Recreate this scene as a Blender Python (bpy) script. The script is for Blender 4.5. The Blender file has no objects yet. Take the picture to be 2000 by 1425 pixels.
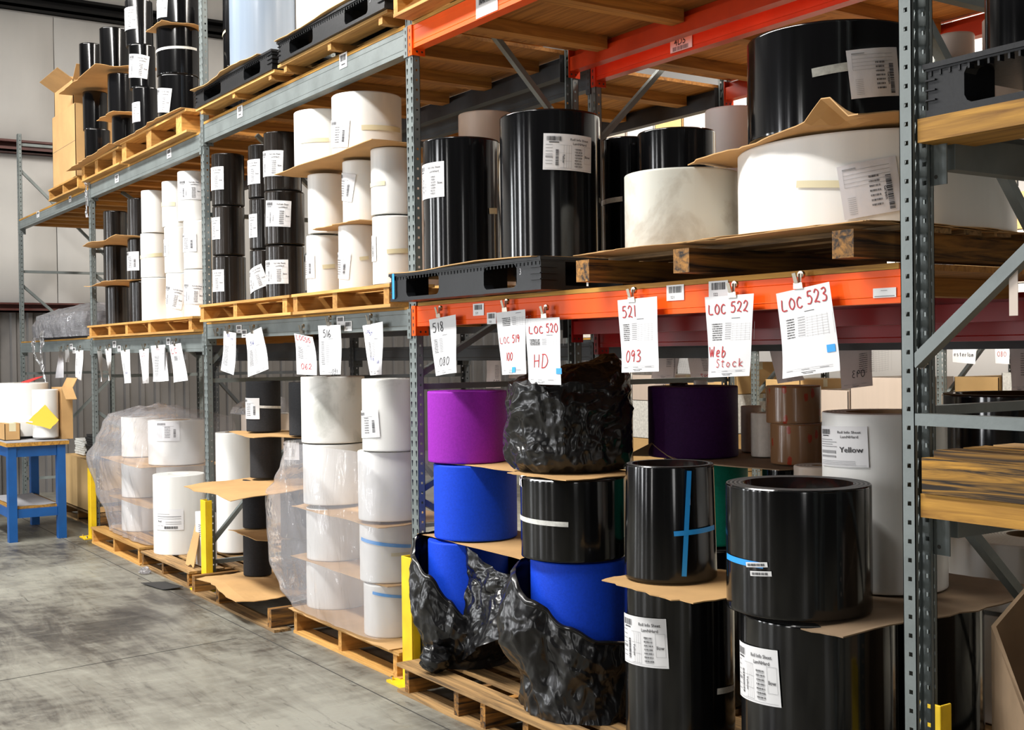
import bpy, bmesh, math, random
from mathutils import Matrix, Vector, noise as mn
random.seed(7)
S = bpy.context.scene
COL = S.collection
PI = math.pi

# ------------------------------------------------------------------ camera, light, exposure
CAM = Vector((5.5091, -3.0486, 1.7163))
cam = bpy.data.objects.new('camera', bpy.data.cameras.new('camera'))
COL.objects.link(cam)
S.camera = cam
cam.data.sensor_width = 36
cam.data.lens = 42.262
cam.data.clip_start = .05
cam_r, cam_u, cam_f = ((0.556761, 0.830581, -0.012312), (-0.002396, 0.016427, 0.999862), (-0.830669, 0.556655, -0.011136))
cam.matrix_world = Matrix(((cam_r[0], cam_u[0], -cam_f[0], CAM.x), (cam_r[1], cam_u[1], -cam_f[1], CAM.y),
                           (cam_r[2], cam_u[2], -cam_f[2], CAM.z), (0, 0, 0, 1)))
world = bpy.data.worlds.new('warehouse_air')
S.world = world
world.use_nodes = True
world.node_tree.nodes['Background'].inputs[0].default_value = (1, .98, .95, 1)
world.node_tree.nodes['Background'].inputs[1].default_value = .045
S.view_settings.view_transform = 'Standard'
S.view_settings.look = 'None'
S.view_settings.exposure = 0
S.view_settings.gamma = 1
S.view_settings.use_curve_mapping = False


def area(name, loc, target, sx, sy, power, colour=(1, 1, 1)):
    d = bpy.data.lights.new(name, 'AREA')
    d.shape = 'RECTANGLE'; d.size = sx; d.size_y = sy; d.energy = power; d.color = colour
    o = bpy.data.objects.new(name, d)
    COL.objects.link(o)
    o.location = loc
    o.rotation_euler = (Vector(target) - Vector(loc)).to_track_quat('-Z', 'Y').to_euler()
    return o


# rows of high-bay lamps over the two aisles, plus added fill strips across the aisle and at the right
area('aisle_lamp_row', (-2.2, -3.3, 6.2), (-2.2, -1.0, 0), 9, .6, 1020, (1, .975, .94))
area('far_aisle_lamp_row', (0, 4.0, 6.9), (0, 4.0, 0), 9, .5, 1500, (1, .93, .84))
area('added_front_strip', (-8.5, -8.5, 2.3), (-5, 0, 1.7), .9, 4.0, 270, (.95, .98, 1))  # added strips, no doors known: frontal fill and streaks on black rolls
area('added_front_strip', (-5.6, -9, 2.3), (-4, 0, 1.7), .35, 4.0, 90, (.97, .98, 1))
area('added_front_strip', (-2.6, -9, 2.3), (-2.0, 0, 1.7), .7, 4.0, 220, (.97, .98, 1))
area('added_front_strip', (-.2, -9.4, 2.3), (-.2, 0, 1.7), .25, 4.0, 55, (.98, .98, 1))
area('added_side_fill', (8.2, -4.2, 2.0), (3.3, -.3, 1.6), .5, 3.0, 34, (1, .99, .97))  # added fill, no door known: brightens faces turned to the right
area('added_front_strip', (2.6, -9.5, 2.3), (.8, 0, 1.7), .4, 4.0, 75, (1, .98, .95))


# ------------------------------------------------------------------ materials
def nt(name):
    m = bpy.data.materials.new(name)
    m.use_nodes = True
    t = m.node_tree
    return m, t, t.nodes['Principled BSDF']


def node(t, kind, **kw):
    n = t.nodes.new(kind)
    for k, v in kw.items():
        if k.startswith('i_'):
            n.inputs[k[2:].replace('_', ' ')].default_value = v
        else:
            setattr(n, k, v)
    return n


def ramp(t, fac, stops):
    r = t.nodes.new('ShaderNodeValToRGB')
    e = r.color_ramp.elements
    while len(e) < len(stops):
        e.new(.5)
    for el, (p, c) in zip(e, stops):
        el.position = p
        el.color = (*c, 1) if len(c) == 3 else c
    t.links.new(fac, r.inputs[0])
    return r.outputs[0]


def coords(t, scale=(1, 1, 1), kind='Object', rnd=False):
    tc = t.nodes.new('ShaderNodeTexCoord')
    out = tc.outputs[kind]
    if rnd:
        oi = t.nodes.new('ShaderNodeObjectInfo')
        mu = node(t, 'ShaderNodeMath', operation='MULTIPLY'); mu.inputs[1].default_value = 37
        t.links.new(oi.outputs['Random'], mu.inputs[0])
        ad = node(t, 'ShaderNodeVectorMath', operation='ADD')
        t.links.new(out, ad.inputs[0]); t.links.new(mu.outputs[0], ad.inputs[1])
        out = ad.outputs[0]
    mp = t.nodes.new('ShaderNodeMapping')
    mp.inputs['Scale'].default_value = scale
    t.links.new(out, mp.inputs[0])
    return mp.outputs[0]


def noise_tex(t, vec, scale=5, detail=4, rough=.55, dist=0):
    n = node(t, 'ShaderNodeTexNoise')
    n.inputs['Scale'].default_value = scale; n.inputs['Detail'].default_value = detail
    n.inputs['Roughness'].default_value = rough; n.inputs['Distortion'].default_value = dist
    t.links.new(vec, n.inputs['Vector'])
    return n.outputs[0]


def bump(t, b, h, strength=.2, dist=.01):
    n = node(t, 'ShaderNodeBump')
    n.inputs['Strength'].default_value = strength; n.inputs['Distance'].default_value = dist
    t.links.new(h, n.inputs['Height'])
    t.links.new(n.outputs[0], b.inputs['Normal'])


def plain(name, c, rough=.5, metal=0, var=.0, scale=6, bmp=0, bscale=40, stretch=(1, 1, 1), spec=.5, coat=0):
    m, t, b = nt(name)
    b.inputs['Roughness'].default_value = rough
    b.inputs['Metallic'].default_value = metal
    b.inputs['Specular IOR Level'].default_value = spec
    b.inputs['Coat Weight'].default_value = coat
    b.inputs['Base Color'].default_value = (*c, 1)
    if var:
        v = coords(t, stretch, rnd=True)
        f = noise_tex(t, v, scale, 5)
        lo = tuple(x * (1 - var) for x in c); hi = tuple(min(1, x * (1 + var * .6)) for x in c)
        t.links.new(ramp(t, f, [(.3, lo), (.7, hi)]), b.inputs['Base Color'])
    if bmp:
        v = coords(t, stretch, rnd=True)
        bump(t, b, noise_tex(t, v, bscale, 3), bmp, .01)
    return m


def rolled(name, c, rough, spec=.5, streak=.5, sscale=16, bmp=.25, stain=None, amount=.5, coat=0):
    """sheet wound on a roll: fine vertical streaks in relief and colour (on black, painted-in reflections), optional handling stains"""
    m, t, b = nt(name)
    v = coords(t, (1, 1, .03), rnd=True)
    f = noise_tex(t, v, sscale, 4, .6)
    lo = tuple(x * max(.25, 1 - streak * .35) for x in c); hi = tuple(min(1, x * (1 + streak * .25)) for x in c)
    colr = ramp(t, f, [(.3, lo), (.7, hi)])
    if stain:
        v2 = coords(t, (1, 1, 1), rnd=True)
        f2 = noise_tex(t, v2, 3.2, 6, .6, .6)
        mx = node(t, 'ShaderNodeMix', data_type='RGBA')
        fr = ramp(t, f2, [(.5, (0, 0, 0)), (.72, (amount,) * 3)])
        t.links.new(fr, mx.inputs[0]); t.links.new(colr, mx.inputs[6])
        mx.inputs[7].default_value = (*stain, 1)
        colr = mx.outputs[2]
    t.links.new(colr, b.inputs['Base Color'])
    b.inputs['Roughness'].default_value = rough
    b.inputs['Specular IOR Level'].default_value = spec
    b.inputs['Coat Weight'].default_value = coat
    b.inputs['Coat Roughness'].default_value = .08
    if bmp:
        bump(t, b, f, bmp, .006)
    return m


def wound_end(name, c1, c2):
    """cut end of a roll: rings of the wound layers"""
    m, t, b = nt(name)
    v = coords(t)
    g = node(t, 'ShaderNodeTexWave', wave_type='RINGS', rings_direction='Z')
    g.inputs['Scale'].default_value = 22; g.inputs['Distortion'].default_value = .6
    g.inputs['Detail'].default_value = 3
    t.links.new(v, g.inputs['Vector'])
    t.links.new(ramp(t, g.outputs[1], [(.2, c1), (.8, c2)]), b.inputs['Base Color'])
    b.inputs['Roughness'].default_value = .6
    return m


def timber(name, light, dark, axis='x', stops=(.28, .62)):
    m, t, b = nt(name)
    sc = {'x': (1.2, 22, 22), 'y': (22, 1.2, 22), 'z': (22, 22, 1.2)}[axis]
    v = coords(t, sc, rnd=True)
    f = noise_tex(t, v, 1.6, 6, .62, .8)
    oi = t.nodes.new('ShaderNodeObjectInfo')
    c = ramp(t, f, [(stops[0], dark), (stops[1], light)])
    hs = t.nodes.new('ShaderNodeHueSaturation')
    mr = node(t, 'ShaderNodeMapRange'); mr.inputs['To Min'].default_value = .7; mr.inputs['To Max'].default_value = 1.15
    t.links.new(oi.outputs['Random'], mr.inputs[0]); t.links.new(mr.outputs[0], hs.inputs['Value'])
    t.links.new(c, hs.inputs['Color'])
    t.links.new(hs.outputs[0], b.inputs['Base Color'])
    b.inputs['Roughness'].default_value = .75
    bump(t, b, f, .3, .004)
    return m


def see_through(name, tint, haze, rough=.12, bscale=14, bstr=.6, edge=.75):
    """clear polythene: mostly lets light pass, milky by haze, glossy on its folds"""
    m = bpy.data.materials.new(name); m.use_nodes = True
    t = m.node_tree
    t.nodes.clear()
    out = t.nodes.new('ShaderNodeOutputMaterial')
    tr = t.nodes.new('ShaderNodeBsdfTransparent'); tr.inputs[0].default_value = (*tint, 1)
    df = t.nodes.new('ShaderNodeBsdfDiffuse'); df.inputs[0].default_value = (.92, .91, .96, 1)
    gl = t.nodes.new('ShaderNodeBsdfGlossy'); gl.inputs['Roughness'].default_value = rough
    v = coords(t, (1, 1, .45))
    bn = node(t, 'ShaderNodeBump'); bn.inputs['Strength'].default_value = bstr; bn.inputs['Distance'].default_value = .03
    t.links.new(noise_tex(t, v, bscale, 3, .5, .8), bn.inputs['Height'])
    t.links.new(bn.outputs[0], gl.inputs['Normal'])
    lw = t.nodes.new('ShaderNodeLayerWeight'); lw.inputs[0].default_value = .35
    t.links.new(bn.outputs[0], lw.inputs['Normal'])
    m1 = t.nodes.new('ShaderNodeMixShader'); m1.inputs[0].default_value = haze
    t.links.new(tr.outputs[0], m1.inputs[1]); t.links.new(df.outputs[0], m1.inputs[2])
    mul = node(t, 'ShaderNodeMath', operation='MULTIPLY'); mul.inputs[1].default_value = edge
    t.links.new(lw.outputs['Fresnel'], mul.inputs[0])
    m2 = t.nodes.new('ShaderNodeMixShader')
    t.links.new(mul.outputs[0], m2.inputs[0]); t.links.new(m1.outputs[0], m2.inputs[1]); t.links.new(gl.outputs[0], m2.inputs[2])
    t.links.new(m2.outputs[0], out.inputs[0])
    return m


def noise_vec(t):
    n = node(t, 'ShaderNodeTexNoise'); n.inputs['Scale'].default_value = 5
    v = coords(t, (1, 1, 0))
    t.links.new(v, n.inputs['Vector'])
    a = node(t, 'ShaderNodeVectorMath', operation='MULTIPLY_ADD'); a.inputs[1].default_value = (.06, .06, 0)
    t.links.new(n.outputs['Color'], a.inputs[0]); t.links.new(v, a.inputs[2])
    return a.outputs[0]


def concrete():
    """polished concrete aisle: pale cement, dark tyre and drag scuffs along the aisle, wear at several scales"""
    m, t, b = nt('worn_concrete')
    v = coords(t, (1, 1, 1))
    big = noise_tex(t, v, .55, 4, .55, .4)
    scuff = noise_tex(t, coords(t, (.55, 2.6, 1)), 1.7, 9, .74, 1.1)
    fine = noise_tex(t, coords(t, (1.6, 1, 1)), 6, 9, .78, .5)
    streak = noise_tex(t, coords(t, (5.5, .8, 1)), 2.2, 8, .72, .6)

    def madd(x, k, y=None):
        n = node(t, 'ShaderNodeMath', operation='MULTIPLY_ADD' if y is not None else 'MULTIPLY')
        n.inputs[1].default_value = k
        t.links.new(x, n.inputs[0])
        if y is not None:
            t.links.new(y, n.inputs[2])
        return n.outputs[0]
    s = madd(big, .75, madd(scuff, .36, madd(fine, .22, madd(streak, .11))))
    c = ramp(t, s, [(.54, (.014, .013, .012)), (.63, (.075, .069, .058)), (.70, (.175, .168, .14)), (.82, (.29, .285, .24))])
    # hard-edged drag scuffs and a few oily spots
    cut = noise_tex(t, coords(t, (.9, 7.5, 1)), 2.6, 10, .8, .9)
    cut2 = noise_tex(t, coords(t, (6.5, 1.1, 1)), 2.1, 10, .8, .9)
    sp = node(t, 'ShaderNodeTexVoronoi', feature='F1'); sp.inputs['Scale'].default_value = 2.3
    t.links.new(noise_vec(t), sp.inputs['Vector'])
    for mask, colour, k in ((ramp(t, cut, [(.56, (0, 0, 0)), (.66, (.75,) * 3)]), (.03, .028, .025), 0), (ramp(t, cut2, [(.58, (0, 0, 0)), (.70, (.6,) * 3)]), (.42, .41, .35), 1),
                            (ramp(t, sp.outputs['Distance'], [(.02, (.7,) * 3), (.045, (0, 0, 0))]), (.07, .045, .02), 2)):
        mx = node(t, 'ShaderNodeMix', data_type='RGBA')
        t.links.new(mask, mx.inputs[0]); t.links.new(c, mx.inputs[6]); mx.inputs[7].default_value = (*colour, 1)
        c = mx.outputs[2]
    t.links.new(c, b.inputs['Base Color'])
    t.links.new(ramp(t, fine, [(.3, (.3,) * 3), (.7, (.6,) * 3)]), b.inputs['Roughness'])
    b.inputs['Specular IOR Level'].default_value = .4
    bump(t, b, fine, .1, .004)
    return m


def bag_film():
    """thin black polythene: fine creases in relief"""
    m, t, b = nt('black_bag_film')
    b.inputs['Base Color'].default_value = (.007, .007, .0075, 1)
    b.inputs['Roughness'].default_value = .24
    v = coords(t, (1, 1, .7))
    n1 = node(t, 'ShaderNodeTexNoise', noise_type='RIDGED_MULTIFRACTAL'); n1.inputs['Scale'].default_value = 12; n1.inputs['Detail'].default_value = 6; n1.inputs['Distortion'].default_value = .7
    t.links.new(v, n1.inputs['Vector'])
    bump(t, b, n1.outputs[0], .75, .014)
    return m


M = {}
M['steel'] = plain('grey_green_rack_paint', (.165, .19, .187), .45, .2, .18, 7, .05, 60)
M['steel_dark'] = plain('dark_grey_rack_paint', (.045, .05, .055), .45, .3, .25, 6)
M['orange'] = plain('orange_beam_paint', (.95, .105, .003), .45, 0, .1, 5, spec=.22)
M['red'] = plain('red_beam_paint', (.32, .004, .004), .32, 0, .15, 5, spec=.3)
M['redorange'] = plain('red_orange_beam_paint', (.50, .035, .003), .35, 0, .15, 5, spec=.3)
M['yellow'] = plain('yellow_guard_paint', (.85, .56, .01), .45, 0, .22, 5, .05, 30)
M['tableblue'] = plain('blue_table_paint', (.005, .085, .30), .4, 0, .15, 7)
M['black'] = rolled('gloss_black_sheet', (.004, .004, .0045), .12, .5, 2.2, 10, .2)
M['blackmatt'] = rolled('satin_black_sheet', (.0065, .005, .004), .18, .35, 9, 13, .4)  # strong colour streaks paint in the vertical reflections
M['blackfoam'] = plain('charcoal_foam', (.022, .023, .026), .8, 0, .2, 90, .15, 220, spec=.25)
M['white'] = rolled('white_sheet', (.80, .80, .775), .34, .5, .1, 10, .08)
M['dirtywhite'] = rolled('mottled_white_sheet', (.80, .80, .77), .42, .5, .12, 10, .06, (.30, .31, .27), .75)
M['dirty'] = rolled('stained_off_white_sheet', (.62, .62, .555), .45, .45, .12, 8, .05, (.30, .25, .185), .85)
M['milky'] = rolled('milky_sheet', (.78, .78, .755), .3, .5, .18, 9, .2)
M['cream'] = rolled('cream_sheet', (.62, .52, .44), .4, .5, .15, 9, .08)
M['whitefoam'] = plain('white_foam', (.78, .72, .64), .8, 0, .06, 60, .1, 160)
M['silver'] = rolled('silver_blue_sheet', (.24, .30, .38), .22, .6, .25, 12, .1)
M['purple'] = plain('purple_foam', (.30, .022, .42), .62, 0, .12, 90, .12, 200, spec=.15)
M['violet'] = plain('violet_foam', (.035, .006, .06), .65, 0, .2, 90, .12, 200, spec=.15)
M['blue'] = plain('blue_foam', (.008, .062, .66), .55, 0, .12, 90, .1, 200, spec=.15)
M['green'] = plain('green_foam', (.004, .20, .13), .6, 0, .12, 90, .1, 200, spec=.15)
M['brownwrap'] = None
M['end_dark'] = wound_end('dark_wound_end', (.012, .012, .012), (.075, .073, .07))
M['end_light'] = wound_end('light_wound_end', (.42, .42, .40), (.72, .72, .69))
M['core'] = plain('cardboard_core', (.32, .21, .11), .8, 0, .15, 20)
M['pine_x'] = timber('pine_board_along', (.66, .37, .10), (.36, .16, .03), 'x')
M['pine_y'] = timber('pine_board_across', (.60, .31, .075), (.30, .125, .02), 'y')
M['old_x'] = timber('weathered_board_along', (.44, .26, .10), (.05, .028, .012), 'x')
M['old_y'] = timber('weathered_timber_across', (.44, .20, .035), (.016, .009, .005), 'y', (.36, .64))
M['ply'] = timber('plywood_sheet', (.48, .215, .04), (.20, .075, .012), 'x')
M['charred'] = timber('dark_streaked_timber', (.60, .30, .04), (.015, .008, .004), 'x', (.42, .62))
M['joist'] = timber('deck_joist', (.50, .23, .04), (.22, .085, .015), 'y')
M['edge_wood'] = timber('deck_edge_wood', (.56, .29, .045), (.20, .085, .01), 'x')
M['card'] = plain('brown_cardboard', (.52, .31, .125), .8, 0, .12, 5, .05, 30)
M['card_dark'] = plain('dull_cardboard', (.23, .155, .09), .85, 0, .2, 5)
M['carton'] = plain('tan_carton', (.62, .40, .17), .8, 0, .1, 4)
M['paper'] = plain('white_paper', (.74, .74, .75), .6, 0, .03, 9)
M['paper_shade'] = plain('thin_paper', (.62, .55, .54), .7, 0, .05, 9)
M['ink'] = plain('black_print', (.03, .03, .035), .6)
M['ink_grey'] = plain('grey_print', (.30, .30, .31), .6)
M['ink_red'] = plain('red_marker', (.42, .006, .01), .5)
M['ink_blue'] = plain('blue_marker', (.02, .03, .22), .5)
M['bluetape'] = plain('blue_tape', (.015, .33, .88), .42)
M['masking'] = plain('masking_tape', (.66, .60, .40), .55)
M['white_tape'] = plain('white_tape', (.74, .74, .70), .35, 0, .25, 40)
M['sticker'] = plain('white_sticker', (.76, .76, .76), .4)
M['clear_tape'] = plain('translucent_tape', (.42, .42, .38), .15, 0, .3, 50)
M['sleeve'] = plain('clear_sleeve_paper', (.70, .69, .72), .12, 0, .06, 9, .1, 30, coat=.6)
M['chrome'] = plain('clip_metal', (.55, .50, .42), .28, 1)
M['pallet_black'] = plain('black_plastic_pallet', (.010, .0105, .012), .40, 0, .3, 9, .06, 60, spec=.28)
M['bag'] = bag_film()
M['film'] = see_through('clear_film', (.99, .99, 1), .17, bscale=10, edge=.55)
M['film2'] = see_through('crumpled_film', (.95, .95, .97), .16, .1, 30, 1, .9)
M['liner'] = plain('white_wall_liner', (.43, .42, .40), .42, 0, .07, 2.2, .25, 2.5, (1, 1, .25))
M['siding'] = plain('metal_siding', (.15, .143, .138), .5, .3, .15, 2)
M['girt'] = plain('red_oxide_girt', (.075, .018, .014), .45, 0, .3, 4)
M['rafter'] = plain('black_eave_beam', (.004, .004, .004), .7, spec=.2)
M['ceiling'] = plain('ceiling_liner', (.45, .45, .44), .8)
M['farwall'] = plain('far_wall_paint', (.72, .71, .70), .8)
M['floor'] = concrete()
M['joint'] = plain('joint_filler', (.04, .038, .034), .9)
M['black_rubber'] = plain('black_scrap_rubber', (.02, .02, .02), .6)
M['mat_grey'] = plain('grey_shelf_mat', (.36, .36, .38), .8, 0, .1, 5)
M['envelope'] = plain('yellow_envelope', (.80, .50, .04), .6)
M['scarlet'] = plain('scarlet_plastic', (.62, .02, .02), .4)


def brown_wrap():
    m, t, b = nt('printed_tan_wrap')
    vo = node(t, 'ShaderNodeTexVoronoi', feature='F1')
    vo.inputs['Scale'].default_value = 26
    mp = t.nodes.new('ShaderNodeMapping'); mp.inputs['Rotation'].default_value = (.5, .4, 0); mp.inputs['Scale'].default_value = (1, 1, .5)
    t.links.new(coords(t), mp.inputs[0])
    t.links.new(mp.outputs[0], vo.inputs['Vector'])
    sp = noise_tex(t, coords(t), 70, 3)
    ad = node(t, 'ShaderNodeMath', operation='MULTIPLY_ADD'); ad.inputs[1].default_value = .35
    t.links.new(sp, ad.inputs[0]); t.links.new(vo.outputs['Distance'], ad.inputs[2])
    c1 = ramp(t, ad.outputs[0], [(.40, (.30, .035, .015)), (.46, (.22, .115, .055))])
    t.links.new(c1, b.inputs['Base Color'])
    b.inputs['Roughness'].default_value = .2
    bump(t, b, noise_tex(t, coords(t, (1, 1, .1)), 18, 2), .35, .008)
    return m


M['brownwrap'] = brown_wrap()


# ------------------------------------------------------------------ mesh helpers
class G:
    """collects shapes and links them as one mesh object"""
    def __init__(self):
        self.v = []; self.f = []; self.m = []

    def add(self, vs, fs, mi=0):
        n = len(self.v)
        self.v += [tuple(p) for p in vs]
        self.f += [tuple(i + n for i in f) for f in fs]
        self.m += [mi] * len(fs)
        return self

    def box(self, x0, x1, y0, y1, z0, z1, mi=0):
        return self.add([(x0, y0, z0), (x1, y0, z0), (x1, y1, z0), (x0, y1, z0), (x0, y0, z1), (x1, y0, z1), (x1, y1, z1), (x0, y1, z1)],
                        [(0, 3, 2, 1), (4, 5, 6, 7), (0, 1, 5, 4), (1, 2, 6, 5), (2, 3, 7, 6), (3, 0, 4, 7)], mi)

    def bar(self, a, b, w, h, up=(0, 0, 1), mi=0):
        a = Vector(a); b = Vector(b); d = (b - a).normalized()
        s = d.cross(Vector(up))
        if s.length < 1e-4:
            s = d.cross(Vector((1, 0, 0)))
        s.normalize(); u = s.cross(d)
        vs = [p + s * (w / 2 * i) + u * (h / 2 * j) for p in (a, b) for i, j in ((-1, -1), (1, -1), (1, 1), (-1, 1))]
        return self.add(vs, [(0, 1, 2, 3), (7, 6, 5, 4), (0, 4, 5, 1), (1, 5, 6, 2), (2, 6, 7, 3), (3, 7, 4, 0)], mi)

    def tube(self, path, r, n=8, mi=0):
        path = [Vector(p) for p in path]
        vs = []; fs = []
        for i, p in enumerate(path):
            d = (path[min(i + 1, len(path) - 1)] - path[max(i - 1, 0)]).normalized()
            s = d.cross(Vector((0, 0, 1)))
            if s.length < 1e-3:
                s = d.cross(Vector((1, 0, 0)))
            s.normalize(); u = s.cross(d)
            vs += [p + s * (r * math.cos(2 * PI * k / n)) + u * (r * math.sin(2 * PI * k / n)) for k in range(n)]
        for i in range(len(path) - 1):
            for k in range(n):
                fs.append((i * n + k, i * n + (k + 1) % n, (i + 1) * n + (k + 1) % n, (i + 1) * n + k))
        fs.append(tuple(range(n))[::-1]); fs.append(tuple(range((len(path) - 1) * n, len(path) * n)))
        return self.add(vs, fs, mi)

    def extrude_x(self, prof, x0, x1, mi=0):
        n = len(prof)
        vs = [(x0, y, z) for y, z in prof] + [(x1, y, z) for y, z in prof]
        fs = [(i, (i + 1) % n, (i + 1) % n + n, i + n) for i in range(n)]
        fs += [tuple(range(n))[::-1], tuple(range(n, 2 * n))]
        return self.add(vs, fs, mi)

    def mesh(self, name, mats, smooth=False):
        me = bpy.data.meshes.new(name)
        me.from_pydata(self.v, [], self.f)
        for m in (mats if isinstance(mats, (list, tuple)) else [mats]):
            me.materials.append(m)
        if any(self.m):
            me.polygons.foreach_set('material_index', self.m)
        if smooth:
            me.polygons.foreach_set('use_smooth', [True] * len(me.polygons))
        me.update()
        return me

    def build(self, name, mats, parent=None, loc=(0, 0, 0), rot=(0, 0, 0), smooth=False):
        return put(name, self.mesh(name, mats, smooth), parent, loc, rot)


def put(name, me, parent=None, loc=(0, 0, 0), rot=(0, 0, 0)):
    o = bpy.data.objects.new(name, me)
    COL.objects.link(o)
    o.parent = parent
    o.location = loc; o.rotation_euler = rot
    return o


def tag(o, label, cat, group=None, kind=None):
    o['label'] = label; o['category'] = cat
    if group:
        o['group'] = group
    if kind:
        o['kind'] = kind
    return o


def thing(name, label, cat, loc=(0, 0, 0), rot=(0, 0, 0), group=None):
    return tag(put(name, None, None, loc, rot), label, cat, group)


def structure(o):
    o['kind'] = 'structure'
    return o


def bevel(o, w, seg=2):
    b = o.modifiers.new('bevel', 'BEVEL'); b.width = w; b.segments = seg; b.limit_method = 'ANGLE'
    return o


# flat print: lists of 2D triangles/quads laid on a surface by a mapping function
_txt = {}


def text2d(s, size, bold=0.0):
    k = (s, bold)
    if k not in _txt:
        c = bpy.data.curves.new('t', 'FONT')
        c.body = s; c.size = 1; c.resolution_u = 2; c.offset = bold
        o = bpy.data.objects.new('t', c)
        me = bpy.data.meshes.new_from_object(o)
        _txt[k] = ([(v.co.x, v.co.y) for v in me.vertices], [tuple(p.vertices) for p in me.polygons])
        bpy.data.objects.remove(o); bpy.data.curves.remove(c); bpy.data.meshes.remove(me)
    v, f = _txt[k]
    return [(x * size, y * size) for x, y in v], f


class P2:
    """2D print in metres, u to the right, v up"""
    def __init__(self):
        self.v = []; self.f = []

    def rect(self, u, v, w, h):
        n = len(self.v)
        k = max(1, int(w / .03))
        for i in range(k + 1):
            self.v += [(u + w * i / k, v), (u + w * i / k, v + h)]
        for i in range(k):
            self.f.append((n + 2 * i, n + 2 * i + 2, n + 2 * i + 3, n + 2 * i + 1))

    def text(self, s, u, v, size, bold=0.0, turn=0):
        vs, fs = text2d(s, size, bold)
        n = len(self.v)
        c, sn = math.cos(turn), math.sin(turn)
        self.v += [(u + x * c - y * sn, v + x * sn + y * c) for x, y in vs]
        self.f += [tuple(i + n for i in f) for f in fs]

    def bars(self, u, v, w, h, seed=1, vertical=False):
        r = random.Random(seed)
        x = 0
        L = h if vertical else w
        while x < L:
            b = r.choice((.0012, .002, .003)) * (L / .06) ** .5
            if x + b > L:
                break
            if vertical:
                self.rect(u, v + x, w, b)
            else:
                self.rect(u + x, v, b, h)
            x += b + r.choice((.001, .0016, .0022)) * (L / .06) ** .5

    def stroke(self, pts, w):
        sm = []
        n = len(pts)
        for i in range(n - 1):
            p0, p1, p2, p3 = pts[max(i - 1, 0)], pts[i], pts[i + 1], pts[min(i + 2, n - 1)]
            st = 1 if n == 2 else 4
            for s in range(st):
                q = s / st
                sm.append(tuple(.5 * (2 * b + (c - a) * q + (2 * a - 5 * b + 4 * c - d) * q * q + (3 * b - a - 3 * c + d) * q ** 3) for a, b, c, d in zip(p0, p1, p2, p3)))
        sm.append(pts[-1])
        k = len(self.v)
        for i, p in enumerate(sm):
            a = sm[max(i - 1, 0)]; b = sm[min(i + 1, len(sm) - 1)]
            dx, dy = b[0] - a[0], b[1] - a[1]; L = math.hypot(dx, dy) or 1
            nx, ny = -dy / L * w / 2, dx / L * w / 2
            self.v += [(p[0] + nx, p[1] + ny), (p[0] - nx, p[1] - ny)]
        for i in range(len(sm) - 1):
            self.f.append((k + 2 * i, k + 2 * i + 1, k + 2 * i + 3, k + 2 * i + 2))

    def hand(self, s, u, v, h, w, pen):
        """handwriting: strokes of a marker pen"""
        x = u
        r = random.Random(s)
        for ch in s:
            if ch == ' ':
                x += w * .5
                continue
            for st in GLYPH.get(ch, ()):
                self.stroke([(x + px * w * .8 + r.uniform(-.02, .02) * w, v + py * h + r.uniform(-.02, .02) * h) for px, py in st], pen)
            x += w * (.5 if ch in '.1l' else (1.2 if ch in 'Wmw' else 1))
        return x

    def lay(self, name, mat, parent, fn):
        if not self.v:
            return None
        g = G(); g.add([fn(*p) for p in self.v], self.f)
        return g.build(name, mat, parent)


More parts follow.
